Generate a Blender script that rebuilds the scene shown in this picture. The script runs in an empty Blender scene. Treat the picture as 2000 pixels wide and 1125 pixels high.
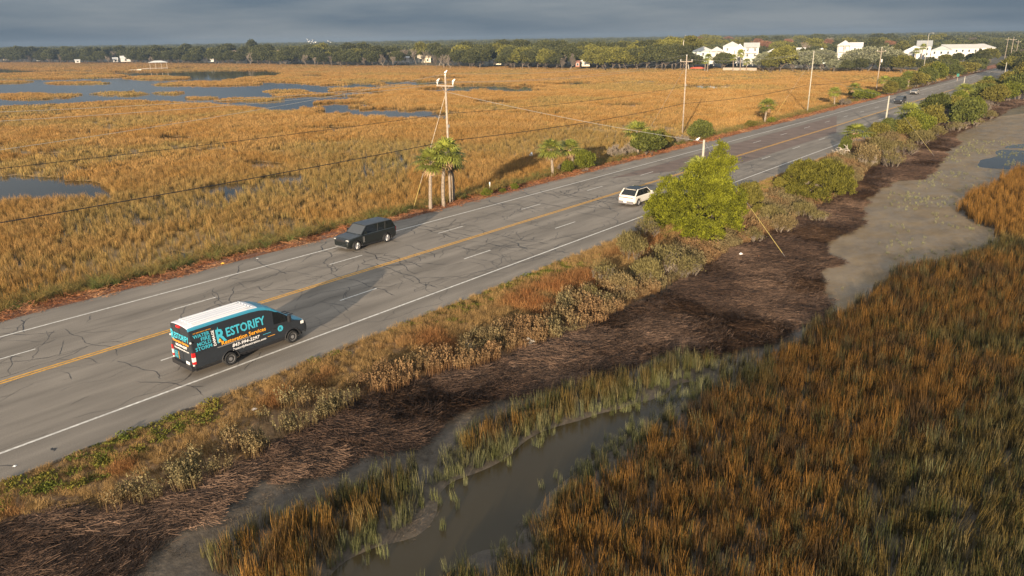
import bpy, bmesh, math, random
import numpy as np
from mathutils import Vector, Matrix, noise as mnoise

SC = bpy.context.scene
COL = SC.collection
R = math.radians

# ------------------------------------------------------------------ camera
F_PX, CAM_H = 1440.0, 16.5                      # focal length in px of a 2000 px wide frame, height over the road
ROLL = math.radians(0.9)
VP = (2245.0, 57.0)                             # vanishing point of the road (+Y)
def hor(u): return VP[1] + (VP[0] - u) * math.tan(ROLL)      # horizon row at column u
_Y = Vector((VP[0] - 1000.0, 562.5 - VP[1], -F_PX)).normalized()
_U = Vector((math.cos(ROLL), math.sin(ROLL), 0)).cross(_Y)
if _U.y < 0: _U = -_U
_U.normalize()
_X = _Y.cross(_U).normalized()
YAW = math.atan2(-_Y.x * -1, -_Y.z)             # heading left of the road
cam_d = bpy.data.cameras.new('camera')
cam_d.sensor_width = 36.0
cam_d.lens = F_PX / 2000.0 * 36.0
cam_d.clip_start, cam_d.clip_end = 0.5, 12000.0
cam = bpy.data.objects.new('camera', cam_d)
COL.objects.link(cam)
cam.matrix_world = Matrix(((_X.x, _X.y, _X.z, 0), (_Y.x, _Y.y, _Y.z, 0), (_U.x, _U.y, _U.z, CAM_H), (0, 0, 0, 1)))
SC.camera = cam

# ------------------------------------------------------------------ light
SUN_EL, SUN_AZ = R(9.6), R(157.0)     # low sun behind the camera to the right (azimuth from +Y towards +X)
sd = bpy.data.lights.new('sun', 'SUN')
sd.energy = 5.0
sd.angle = R(0.5)
sd.color = (1.0, 0.80, 0.58)
sun = bpy.data.objects.new('sun', sd)
COL.objects.link(sun)
to_sun = Vector((math.sin(SUN_AZ) * math.cos(SUN_EL), math.cos(SUN_AZ) * math.cos(SUN_EL), math.sin(SUN_EL)))
sun.rotation_euler = to_sun.to_track_quat('Z', 'Y').to_euler()

SKY_LOW, SKY_TOP, SKY_BACK = 0.45, 0.85, 0.75
W = bpy.data.worlds.new('World')
SC.world = W
W.use_nodes = True
wn, wl = W.node_tree.nodes, W.node_tree.links
wn.clear()
wout = wn.new('ShaderNodeOutputWorld')
wbg = wn.new('ShaderNodeBackground')
wbg.inputs[1].default_value = 0.10
sky = wn.new('ShaderNodeTexSky')
sky.sky_type = 'NISHITA'
sky.sun_disc = False
sky.sun_elevation = SUN_EL
sky.sun_rotation = SUN_AZ
wtc = wn.new('ShaderNodeTexCoord')
wmap = wn.new('ShaderNodeMapping')
wmap.inputs['Scale'].default_value = (1.0, 1.0, 9.0)
wnz = wn.new('ShaderNodeTexNoise')
wnz.inputs['Scale'].default_value = 3.0
wnz.inputs['Detail'].default_value = 5.0
wnz.inputs['Roughness'].default_value = 0.55
wrp = wn.new('ShaderNodeValToRGB')              # storm cloud deck: slate below, paler bands
wrp.color_ramp.elements[0].position = 0.40
wrp.color_ramp.elements[0].color = (1.28, 1.80, 2.42, 1)
wrp.color_ramp.elements[1].position = 0.68
wrp.color_ramp.elements[1].color = (2.75, 3.10, 3.40, 1)
wmx = wn.new('ShaderNodeMixRGB')
wmx.inputs[0].default_value = 0.965
wl.new(wtc.outputs['Generated'], wmap.inputs[0])
wl.new(wmap.outputs[0], wnz.inputs['Vector'])
wl.new(wnz.outputs['Fac'], wrp.inputs[0])
wl.new(sky.outputs[0], wmx.inputs[1])
wl.new(wrp.outputs[0], wmx.inputs[2])
# the deck is thin overhead and towards the sun, so most of the sky light comes from there
wsx = wn.new('ShaderNodeSeparateXYZ'); wl.new(wtc.outputs['Generated'], wsx.inputs[0])
wdot = wn.new('ShaderNodeVectorMath'); wdot.operation = 'DOT_PRODUCT'; wdot.inputs[1].default_value = (to_sun.x, to_sun.y, 0)
wl.new(wtc.outputs['Generated'], wdot.inputs[0])
wup = wn.new('ShaderNodeMapRange'); wup.interpolation_type = 'SMOOTHSTEP'
wup.inputs[1].default_value = 0.10; wup.inputs[2].default_value = 0.75; wup.inputs[3].default_value = 0.0; wup.inputs[4].default_value = SKY_TOP
wl.new(wsx.outputs['Z'], wup.inputs[0])
wbk = wn.new('ShaderNodeMapRange'); wbk.inputs[1].default_value = -0.1; wbk.inputs[2].default_value = 1.0; wbk.inputs[3].default_value = 0.0; wbk.inputs[4].default_value = SKY_BACK
wl.new(wdot.outputs['Value'], wbk.inputs[0])
wad = wn.new('ShaderNodeMath'); wad.operation = 'ADD'; wl.new(wup.outputs[0], wad.inputs[0]); wl.new(wbk.outputs[0], wad.inputs[1])
wml = wn.new('ShaderNodeVectorMath'); wml.operation = 'SCALE'; wl.new(wmx.outputs[0], wml.inputs[0])
wlo = wn.new('ShaderNodeMapRange'); wlo.inputs[1].default_value = 0.0; wlo.inputs[2].default_value = 0.06; wlo.inputs[3].default_value = SKY_LOW * .88; wlo.inputs[4].default_value = SKY_LOW
wl.new(wsx.outputs['Z'], wlo.inputs[0]); wl.new(wlo.outputs[0], wml.inputs['Scale'])
wnb = wn.new('ShaderNodeVectorMath'); wnb.operation = 'SCALE'; wnb.inputs[0].default_value = (2.75, 2.6, 2.45); wl.new(wad.outputs[0], wnb.inputs['Scale'])
wsm = wn.new('ShaderNodeVectorMath'); wsm.operation = 'ADD'; wl.new(wml.outputs[0], wsm.inputs[0]); wl.new(wnb.outputs[0], wsm.inputs[1])
wl.new(wsm.outputs[0], wbg.inputs[0])
wl.new(wbg.outputs[0], wout.inputs[0])

SC.view_settings.view_transform = 'Standard'
SC.view_settings.look = 'None'
SC.view_settings.exposure = 1.18
SC.view_settings.gamma = 1.0
SC.render.engine = 'CYCLES'
SC.cycles.max_bounces = 6
SC.cycles.diffuse_bounces = 2
SC.cycles.transparent_max_bounces = 6
SC.cycles.volume_bounces = 0

# ------------------------------------------------------------------ helpers: picture <-> ground
def px(u, v, h=0.0):
    """world x, y of the point at height h seen at photo pixel u, v (2000x1125)"""
    d = Vector((u - 1000.0, 562.5 - v, -F_PX))
    t = (h - CAM_H) / d.dot(_U)
    return d.dot(_X) * t, d.dot(_Y) * t

def proj(x, y, z):
    z = z - CAM_H
    cx = x * _X.x + y * _Y.x + z * _U.x
    cy = x * _X.y + y * _Y.y + z * _U.y
    cz = -(x * _X.z + y * _Y.z + z * _U.z)
    cz = np.where(cz < 0.5, 0.5, cz)
    return 1000 + F_PX * cx / cz, 562.5 - F_PX * cy / cz

_rs = np.random.RandomState(7)
_LAT = _rs.rand(256, 256)
def vnoise(x, y, s=1.0, ox=0.0, oy=0.0):
    x = np.asarray(x, dtype=float) / s + ox + 500.0; y = np.asarray(y, dtype=float) / s + oy + 500.0
    xi = np.floor(x).astype(int); yi = np.floor(y).astype(int)
    fx = x - xi; fy = y - yi
    fx = fx * fx * (3 - 2 * fx); fy = fy * fy * (3 - 2 * fy)
    a = _LAT[xi & 255, yi & 255]; b = _LAT[(xi + 1) & 255, yi & 255]
    c = _LAT[xi & 255, (yi + 1) & 255]; d = _LAT[(xi + 1) & 255, (yi + 1) & 255]
    return (a * (1 - fx) + b * fx) * (1 - fy) + (c * (1 - fx) + d * fx) * fy

def fbm(x, y, s=1.0, o=0.0, n=4):
    t = 0; amp = 1; tot = 0
    for k in range(n):
        t = t + amp * vnoise(x, y, s / (2.03 ** k), o + 17.3 * k, o * 0.7 + 5.1 * k); tot += amp; amp *= 0.5
    return t / tot

def sstep(a, b, x):
    t = np.clip((x - a) / (b - a), 0, 1)
    return t * t * (3 - 2 * t)

def inpoly(u, v, poly):
    u = np.asarray(u); v = np.asarray(v)
    r = np.zeros(u.shape, bool)
    n = len(poly)
    for i in range(n):
        x1, y1 = poly[i]; x2, y2 = poly[(i + 1) % n]
        if y1 == y2: continue
        c = ((y1 > v) != (y2 > v)) & (u < (x2 - x1) * (v - y1) / (y2 - y1) + x1)
        r ^= c
    return r

# ------------------------------------------------------------------ helpers: objects
def tag(o, label=None, cat=None, group=None, kind=None):
    if label: o['label'] = label
    if cat: o['category'] = cat
    if group: o['group'] = group
    if kind: o['kind'] = kind
    return o

def empty(name, loc=(0, 0, 0), rz=0.0, s=1.0):
    o = bpy.data.objects.new(name, None)
    o.empty_display_size = 0.3
    COL.objects.link(o)
    o.location = loc; o.rotation_euler = (0, 0, rz); o.scale = (s, s, s)
    return o

def kids(o):
    return [c for c in bpy.data.objects if c.parent == o]

_KID = {}
def copy_tree(o, parent=None):
    c = o.copy(); COL.objects.link(c)
    if parent: c.parent = parent
    k = _KID.get(o.name)
    if k is None:
        k = _KID[o.name] = kids(o)
    for ch in k:
        copy_tree(ch, c)
    return c

class MB:
    """collects geometry and links it as one mesh object"""
    def __init__(self):
        self.v = []; self.f = []; self.m = []; self.n = 0; self.cur = 0; self.var = []; self.cv = 0.5
    def add(self, verts, faces, mi=None):
        verts = [tuple(p) for p in verts]
        self.v += verts
        self.f += [tuple(i + self.n for i in f) for f in faces]
        self.m += [self.cur if mi is None else mi] * len(faces)
        self.var += [self.cv] * len(verts)
        self.n += len(verts)
        return self
    def box(self, x0, y0, z0, x1, y1, z1, M=None):
        c = [(x0, y0, z0), (x1, y0, z0), (x1, y1, z0), (x0, y1, z0), (x0, y0, z1), (x1, y0, z1), (x1, y1, z1), (x0, y1, z1)]
        if M is not None: c = [M @ Vector(p) for p in c]
        return self.add(c, [(3, 2, 1, 0), (4, 5, 6, 7), (0, 1, 5, 4), (1, 2, 6, 5), (2, 3, 7, 6), (3, 0, 4, 7)])
    def tube(self, pts, rads, n=6, cap=True):
        pts = [Vector(p) for p in pts]
        if not hasattr(rads, '__len__'): rads = [rads] * len(pts)
        vs = []; fs = []
        prev = None
        for i, p in enumerate(pts):
            d = (pts[min(i + 1, len(pts) - 1)] - pts[max(i - 1, 0)])
            if d.length < 1e-9: d = Vector((0, 0, 1))
            d.normalize()
            a = prev if prev is not None else (Vector((1, 0, 0)) if abs(d.x) < 0.9 else Vector((0, 1, 0)))
            a = (a - d * a.dot(d)).normalized()
            prev = a
            b = d.cross(a)
            for k in range(n):
                t = 2 * math.pi * k / n
                vs.append(p + (a * math.cos(t) + b * math.sin(t)) * rads[i])
        for i in range(len(pts) - 1):
            for k in range(n):
                fs.append((i * n + k, i * n + (k + 1) % n, (i + 1) * n + (k + 1) % n, (i + 1) * n + k))
        if cap:
            fs.append(tuple(range(n - 1, -1, -1)))
            fs.append(tuple((len(pts) - 1) * n + k for k in range(n)))
        return self.add(vs, fs)
    def cyl(self, c, r, h, axis='Z', n=16, r2=None):
        c = Vector(c); ax = {'X': Vector((1, 0, 0)), 'Y': Vector((0, 1, 0)), 'Z': Vector((0, 0, 1))}[axis]
        return self.tube([c - ax * h / 2, c + ax * h / 2], [r, r if r2 is None else r2], n)
    def build(self, name, mat, parent=None, smooth=False, loc=None):
        me = bpy.data.meshes.new(name)
        me.from_pydata(self.v, [], self.f)
        mats = mat if isinstance(mat, (list, tuple)) else [mat]
        for m in mats: me.materials.append(m)
        if len(mats) > 1: me.polygons.foreach_set('material_index', self.m)
        if smooth: me.polygons.foreach_set('use_smooth', [True] * len(self.f))
        if len(set(self.var)) > 1:
            at = me.attributes.new('var', 'FLOAT', 'POINT'); at.data.foreach_set('value', self.var)
        me.update()
        o = bpy.data.objects.new(name, me)
        COL.objects.link(o)
        if parent: o.parent = parent
        if loc: o.location = loc
        return o

def np_mesh(name, V, Fq, mat=None, smooth=False, attrs=None):
    """V (n,3), Fq (m,k) all faces with k corners"""
    me = bpy.data.meshes.new(name)
    V = np.asarray(V, dtype=np.float32); Fq = np.asarray(Fq, dtype=np.int32)
    me.vertices.add(len(V)); me.vertices.foreach_set('co', V.ravel())
    k = Fq.shape[1]
    me.loops.add(Fq.size); me.loops.foreach_set('vertex_index', Fq.ravel())
    me.polygons.add(len(Fq))
    me.polygons.foreach_set('loop_start', np.arange(0, Fq.size, k, dtype=np.int32))
    me.polygons.foreach_set('loop_total', np.full(len(Fq), k, dtype=np.int32))
    me.polygons.foreach_set('use_smooth', np.full(len(Fq), smooth))
    for n_, (typ, dom, arr) in (attrs or {}).items():
        a = me.attributes.new(n_, typ, dom)
        a.data.foreach_set({'FLOAT': 'value', 'INT': 'value', 'FLOAT_VECTOR': 'vector', 'FLOAT_COLOR': 'color'}[typ], np.asarray(arr).ravel())
    if mat: me.materials.append(mat)
    me.update(calc_edges=True)
    return me

def np_obj(name, me, parent=None):
    o = bpy.data.objects.new(name, me); COL.objects.link(o)
    if parent: o.parent = parent
    return o

# ------------------------------------------------------------------ helpers: materials
def mat(name, color=(0.5, 0.5, 0.5), rough=0.7, metal=0.0, spec=0.4, noise=None, coat=0.0, emis=None):
    """plain principled material with an optional (scale, amount) noise mottling"""
    m = bpy.data.materials.new(name); m.use_nodes = True
    nt = m.node_tree; b = nt.nodes['Principled BSDF']
    b.inputs['Base Color'].default_value = (*color, 1); b.inputs['Roughness'].default_value = rough
    b.inputs['Metallic'].default_value = metal
    b.inputs['Specular IOR Level'].default_value = spec
    b.inputs['Coat Weight'].default_value = coat
    if noise:
        tc = nt.nodes.new('ShaderNodeTexCoord'); nz = nt.nodes.new('ShaderNodeTexNoise')
        nz.inputs['Scale'].default_value = noise[0]; nz.inputs['Detail'].default_value = 6
        rp = nt.nodes.new('ShaderNodeValToRGB')
        lo = [c * (1 - noise[1]) for c in color]; hi = [min(1, c * (1 + noise[1])) for c in color]
        rp.color_ramp.elements[0].position = 0.3; rp.color_ramp.elements[0].color = (*lo, 1)
        rp.color_ramp.elements[1].position = 0.7; rp.color_ramp.elements[1].color = (*hi, 1)
        nt.links.new(tc.outputs['Object'], nz.inputs['Vector'])
        nt.links.new(nz.outputs['Fac'], rp.inputs[0]); nt.links.new(rp.outputs[0], b.inputs['Base Color'])
    return m

def leaf_mat(name, dark, light, inst=False, trans=0.25, rough=0.75, spec=0.2):
    """foliage: colour runs dark..light over the mesh attribute 'var'; inst: times the instance colour 'tint'"""
    m = bpy.data.materials.new(name); m.use_nodes = True
    nt = m.node_tree; N = nt.nodes; L = nt.links
    b = N['Principled BSDF']
    a = N.new('ShaderNodeAttribute'); a.attribute_name = 'var'
    rp = N.new('ShaderNodeValToRGB')
    rp.color_ramp.elements[0].color = (*dark, 1); rp.color_ramp.elements[1].color = (*light, 1)
    L.new(a.outputs['Fac'], rp.inputs[0])
    src = rp.outputs[0]
    if inst:
        t = N.new('ShaderNodeAttribute'); t.attribute_type = 'INSTANCER'; t.attribute_name = 'tint'
        mx = N.new('ShaderNodeMixRGB'); mx.blend_type = 'MULTIPLY'; mx.inputs[0].default_value = 1
        L.new(src, mx.inputs[1]); L.new(t.outputs['Color'], mx.inputs[2]); src = mx.outputs[0]
    else:
        oi = N.new('ShaderNodeObjectInfo'); mr = N.new('ShaderNodeMapRange')
        mr.inputs[3].default_value = 0.82; mr.inputs[4].default_value = 1.18
        L.new(oi.outputs['Random'], mr.inputs[0])
        mx = N.new('ShaderNodeMixRGB'); mx.blend_type = 'MULTIPLY'; mx.inputs[0].default_value = 1
        L.new(src, mx.inputs[1]); L.new(mr.outputs[0], mx.inputs[2]); src = mx.outputs[0]
    L.new(src, b.inputs['Base Color'])
    b.inputs['Roughness'].default_value = rough
    b.inputs['Specular IOR Level'].default_value = spec
    if trans:
        tr = N.new('ShaderNodeBsdfTranslucent'); ms = N.new('ShaderNodeMixShader'); ms.inputs[0].default_value = trans
        L.new(src, tr.inputs[0]); L.new(b.outputs[0], ms.inputs[1]); L.new(tr.outputs[0], ms.inputs[2])
        L.new(ms.outputs[0], N['Material Output'].inputs[0])
    return m
# ================================================================== LAND
WATER_Z = -1.2
POLY_WRACK = [(-400, 1180), (-200, 1060), (0, 985), (225, 930), (450, 860), (640, 770), (800, 700), (1000, 640), (1300, 540), (1540, 400), (1700, 290), (1880, 200), (2030, 175),
              (2030, 200), (1960, 222), (1925, 235), (1862, 262), (1868, 275), (1835, 300), (1822, 330), (1790, 350), (1745, 352), (1700, 378), (1682, 400), (1668, 440), (1625, 468), (1602, 490), (1625, 510), (1592, 530), (1588, 560), (1605, 590), (1600, 612), (1540, 655), (1480, 672), (1400, 690), (1330, 690), (1230, 720), (1130, 745), (1050, 762), (980, 775), (900, 800), (840, 830), (800, 860), (740, 880), (640, 905), (560, 920), (470, 935), (440, 965), (380, 1010), (310, 1050), (270, 1090), (225, 1140), (100, 1250)]
POLY_CREEK = [(1425, 712), (1385, 738), (1290, 760), (1210, 800), (1150, 815), (1080, 826), (1000, 866), (945, 905), (880, 925), (850, 960), (835, 1010), (800, 1062), (720, 1082), (640, 1130), (560, 1250), (800, 1250), (880, 1120), (905, 1080), (1000, 1065), (1050, 1000), (1090, 950), (1140, 915), (1205, 880), (1260, 832), (1310, 798), (1345, 762), (1420, 722)]
POLY_POND = [(2100, 185), (1960, 222), (1925, 235), (1862, 262), (1835, 300), (1822, 330), (1745, 352), (1700, 378), (1682, 400), (1668, 440), (1602, 490), (1592, 530), (1588, 560), (1605, 590), (1600, 612), (1640, 598), (1700, 552), (1760, 510), (1850, 502), (1880, 488), (1935, 470), (1942, 440), (1895, 420), (1870, 402), (1905, 372), (1950, 345), (2050, 310), (2400, 260)]
POLY_G1 = [(858, 885), (905, 830), (1000, 788), (1130, 742), (1230, 718), (1330, 694), (1430, 690), (1428, 712), (1385, 736), (1290, 758), (1210, 790), (1150, 812), (1080, 824), (1010, 855), (960, 885), (920, 905), (868, 905)]
POLY_G2 = [(225, 1140), (300, 1100), (400, 1062), (480, 1020), (560, 985), (640, 955), (720, 918), (810, 888), (850, 905), (862, 930), (822, 965), (832, 1005), (790, 1042), (735, 1065), (660, 1095), (640, 1130), (600, 1250), (150, 1250)]
POLY_MAIN = [(760, 1300), (870, 1125), (905, 1085), (1000, 1068), (1050, 1002), (1090, 952), (1140, 917), (1205, 882), (1260, 834), (1310, 800), (1345, 764), (1425, 712), (1480, 682), (1540, 662), (1600, 616), (1640, 598), (1700, 552), (1760, 510), (1850, 502), (1880, 488), (1935, 470), (1942, 440), (1895, 420), (1870, 402), (1905, 372), (1950, 345), (2050, 310), (2400, 260), (9000, 200), (9000, 1300), (5000, 60000), (760, 60000)]
# tidal water among the marsh on the far side of the road: (u, v, ru, rv) spots and two outlines
POLY_LAKE = [(-900, 133), (-200, 131), (0, 133), (60, 137), (180, 139), (300, 141), (400, 138), (520, 137), (556, 141), (545, 149), (480, 151), (440, 157), (560, 160), (660, 168), (640, 186), (618, 204), (520, 214), (400, 203), (250, 196), (130, 203), (0, 209), (-300, 222), (-900, 250)]
POLY_POOL = [(-900, 360), (-300, 345), (0, 342), (90, 346), (180, 353), (240, 370), (225, 388), (160, 388), (80, 388), (0, 398), (-300, 410), (-900, 440)]
ISLES = [(310, 152, 62, 3.7), (238, 183, 50, 3.7), (150, 162, 60, 2.5), (60, 188, 70, 5.6), (70, 150, 130, 4.3), (205, 148, 40, 3.1), (420, 163, 90, 4.3), (490, 195, 60, 3.1), (330, 182, 30, 1.9), (120, 186, 36, 3.1), (540, 153, 60, 4.3), (0, 160, 60, 2.5), (600, 186, 60, 3.7), (130, 143, 90, 1.9), (330, 165, 26, 1.9), (25, 145, 40, 1.9), (560, 178, 40, 2.5), (395, 192, 22, 1.9)]
POOLS = [(640, 207, 80, 8), (760, 222, 130, 10), (640, 193, 80, 7), (700, 168, 90, 5), (810, 162, 90, 6), (950, 172, 110, 7), (1120, 163, 60, 4), (700, 182, 60, 4), (860, 176, 60, 4), (610, 148, 30, 3), (820, 226, 80, 5), (560, 212, 40, 5), (1010, 178, 60, 3), (870, 152, 50, 3), (1220, 206, 40, 4), (345, 270, 50, 4), (520, 320, 45, 9), (460, 372, 70, 12), (360, 500, 36, 9), (180, 545, 30, 7), (700, 205, 30, 4), (1380, 170, 50, 4), (180, 262, 70, 3), (420, 292, 60, 3), (650, 252, 80, 4), (90, 300, 60, 3), (980, 200, 70, 3), (1060, 222, 60, 3), (560, 350, 50, 5), (300, 430, 50, 6), (700, 330, 50, 4), (560, 430, 45, 6)]

def _foot(P, h, sel):
    """outlines were read off the grass tops: move them to where the grass stands"""
    return [(u, v + h * (v - 75) / 16.5) if sel(k, u, v) else (u, v) for k, (u, v) in enumerate(P)]
POLY_G1 = _foot(POLY_G1, .32, lambda k, u, v: k < 7)
POLY_G2 = _foot(POLY_G2, .42, lambda k, u, v: k < 9)
POLY_POND = _foot(POLY_POND, .42, lambda k, u, v: 14 <= k <= 25)
POLY_MAIN = _foot(POLY_MAIN, .42, lambda k, u, v: v < 1200 and u < 2500)

def wrack_x(y):
    """where the reed wrack starts, going away from the road"""
    return np.interp(y, [2.7, 5.7, 7.4, 9, 11.4, 13, 14.9, 16.7, 21.6, 24, 27, 30.6, 36.7, 44.8, 56, 70, 91, 132, 189, 222], [-29.7, -29.4, -28.9, -27.8, -26.8, -26.4, -26.9, -27.2, -27.2, -27, -25.9, -25.3, -24.0, -22.9, -24.2, -23.3, -24.2, -27.4, -28.0, -26.6])

def wob(x, y):
    """ragged edge: shifts where the outlines are looked up"""
    return (fbm(x, y, 3.2, 3.0, 3) - 0.5) * 2.0, (fbm(x, y, 3.2, 9.0, 3) - 0.5) * 2.0

def far_shore(x, y):
    """distance beyond the far edge of the marsh, where the wooded ground starts"""
    xs = np.array([-5000, -3000, -1424, -1070, -876, -693, -471, -325, -248, -217, -165, -121, -93, -60.0])
    ys = np.array([100, 200, 309, 336, 368, 385, 388, 398, 403, 408, 420, 426, 422, 415.0])
    return y - np.interp(x, xs, ys) + (fbm(x, y, 22, 2.0, 3) - 0.5) * 10

def zones(x, y):
    """returns dict of 0..1 masks on the ground"""
    wx, wy = wob(x, y)
    u, v = proj(x + wx * 0.8, y + wy * 1.6, -1.1)
    front = (-(x) * math.sin(YAW) + y * math.cos(YAW)) > 3
    right = x > -33
    left = x < -52
    out = {}
    out['wrack'] = inpoly(u, v, POLY_WRACK) & right & front & (x > wrack_x(y) + wx * .55)
    out['creek'] = inpoly(u, v, POLY_CREEK) & right & front
    out['pond'] = inpoly(u, v, POLY_POND) & right & front
    g = inpoly(u, v, POLY_G1) | inpoly(u, v, POLY_G2)
    out['gsmall'] = g & right & front
    out['gmain'] = (inpoly(u, v, POLY_MAIN) | ((x > -5) & ~front)) & right & ~out['creek'] & ~out['pond'] & ~out['wrack'] & ~g
    u2, v2 = proj(x + wx * 2.5, y + wy * 2.5, -1.1)
    wat = inpoly(u2, v2, POLY_LAKE) | inpoly(u2, v2, POLY_POOL)
    isl = np.zeros(np.shape(u2), bool)
    for a, b, c, d in ISLES: isl |= ((u2 - a) / c) ** 2 + ((v2 - b) / d) ** 2 < 1
    pl = np.zeros(np.shape(u2), bool)
    for a, b, c, d in POOLS: pl |= ((u2 - a) / c) ** 2 + ((v2 - b) / d) ** 2 + (fbm(x, y, 6, 1.0, 3) - 0.5) * 2.2 < 0.9
    out['lake'] = ((wat & ~isl) | pl) & left & front
    shore = far_shore(x, y)
    out['shore'] = shore
    out['left'] = left & (shore < 0)
    return out, u, v

def ground_z(x, y, zn=None):
    if zn is None: zn = zones(x, y)[0]
    base = -1.12 + (fbm(x, y, 9, 0.0, 4) - 0.5) * 0.10
    # left marsh stands partly under water
    base = np.where(x < -57.5, -1.175 + (fbm(x, y, 14, 5.0, 4) - 0.5) * 0.10, base)
    z = base
    z = np.where(zn['wrack'], -1.02 + (fbm(x, y, 1.3, 4.0, 3) - 0.5) * 0.22, z)
    z = np.where(zn['creek'], -1.29, z)
    z = np.where(zn['pond'], -1.165 + (fbm(x, y, 14, 8.0, 3) - 0.5) * 0.1, z)
    # pool of standing water in the mudflat; wet hollow across the middle of the far marsh
    uu, vv = proj(x, y, -1.1)
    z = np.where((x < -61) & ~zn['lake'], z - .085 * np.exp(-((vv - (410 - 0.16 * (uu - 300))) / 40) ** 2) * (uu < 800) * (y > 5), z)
    pm = inpoly(uu, vv, [(2100, 262), (1960, 285), (1915, 312), (1900, 345), (1932, 352), (1965, 338), (2100, 318)])
    z = np.where(pm & zn['pond'], -1.215 + (fbm(x, y, 4, 18.0, 4) - 0.5) * 0.12, z)
    z = np.where(zn['lake'], -1.5, z)
    # causeway
    slope_r = np.interp(x, [-31.9, -30.5, -27.5, -24.5], [-0.06, -0.25, -0.75, -1.05])
    m = (x >= -31.9) & (x < -24.5)
    z = np.where(m, np.maximum(z, slope_r + (fbm(x, y, 1.6, 6.0, 3) - 0.5) * 0.22 * sstep(-31.9, -30.5, x)), z)
    slope_l = np.interp(x, [-60.5, -58.0, -55.0, -52.8], [-1.25, -1.0, -0.3, -0.06])
    m = (x <= -52.8) & (x > -60.5)
    z = np.where(m, np.maximum(z, slope_l + (fbm(x, y, 1.6, 6.0, 3) - 0.5) * 0.2 * (1 - sstep(-54.5, -52.8, x))), z)
    z = np.where((x > -52.8) & (x < -31.9), -0.12, z)
    # wooded land beyond the marsh
    s = zn['shore']
    z = np.where((s > 0) & (x < -57.5), np.minimum(-1.15 + s * 0.08, 0.6), z)
    # right bank widens far along the road
    bank = np.interp(y, [150, 190, 260, 320], [-26, -22, 2, 60.0])
    z = np.where((y > 150) & (x < bank) & (x > -31.9), np.maximum(z, np.interp(bank - x, [0, 5, 12], [-1.2, -0.5, -0.1])), z)
    return z

def axis(segs):
    out = []
    for a, b, s in segs:
        n = max(1, int(round((b - a) / s))); out += list(a + (b - a) * np.arange(n) / n)
    out.append(segs[-1][1]); return np.array(out)

gx = axis([(-6000, -2000, 400), (-2000, -1250, 40), (-1250, -800, 6), (-800, -500, 3.5), (-500, -240, 2.2), (-240, -110, 1.3), (-110, -60, .8), (-60, -50, .3), (-50, -33, 3.4), (-33, 10, .22), (10, 40, .6), (40, 120, 4), (120, 1500, 90), (1500, 6000, 500)])
gy = axis([(-3000, -200, 350), (-200, -10, 10), (-10, 5, .6), (5, 90, .3), (90, 150, .6), (150, 240, 1.2), (240, 440, 2.2), (440, 900, 16), (900, 2500, 100), (2500, 9000, 650)])
GX, GY = np.meshgrid(gx, gy)
fx_, fy_ = GX.ravel(), GY.ravel()
zn, _, _ = zones(fx_, fy_)
GZ = ground_z(fx_, fy_, zn)
nx, ny = len(gx), len(gy)
# soften the creek banks and pool edges on the near side
g2 = GZ.reshape(ny, nx).copy()
for _ in range(7):
    p_ = np.pad(g2, 1, mode='edge')
    bl = (p_[:-2, 1:-1] + p_[2:, 1:-1] + p_[1:-1, :-2] + p_[1:-1, 2:] + g2 * 2) / 6
    g2 = np.where((GX > -27) & (GX < 10) & (GY < 150), bl, g2)
GZ = g2.ravel()
I, J = np.meshgrid(np.arange(nx - 1), np.arange(ny - 1))
a0 = (J * nx + I).ravel()
quads = np.stack([a0, a0 + 1, a0 + nx + 1, a0 + nx], 1)
# weights: r = reed straw (wrack), g = dry verge, b = leaf litter, a unused ; second: r = mud wetness, g = woodland floor
wr = zn['wrack'].astype(float)
VERGE_W = lambda y: wrack_x(y) + 32.5
verge = ((fx_ > -32.2) & (fx_ < -32.0 + VERGE_W(fy_)) & (~zn['wrack']) & (GZ > -1.1)).astype(float)
litter = ((fx_ < -52.8) & (fx_ > -58.0 + (fbm(fx_, fy_, 5, 2, 3) - .5) * 2)).astype(float)
wood = ((zn['shore'] > 0) & (fx_ < -57.5)).astype(float)
bank = ((fy_ > 150) & (fx_ > -31.9) & (GZ > -1.05)).astype(float)
colr = np.stack([wr, np.maximum(verge, 0), litter, np.ones_like(wr)], 1)
col2 = np.stack([zn['pond'] * 1.0, np.maximum(wood, bank), (fx_ < -57.5) * 1.0, np.ones_like(wr)], 1)

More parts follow.
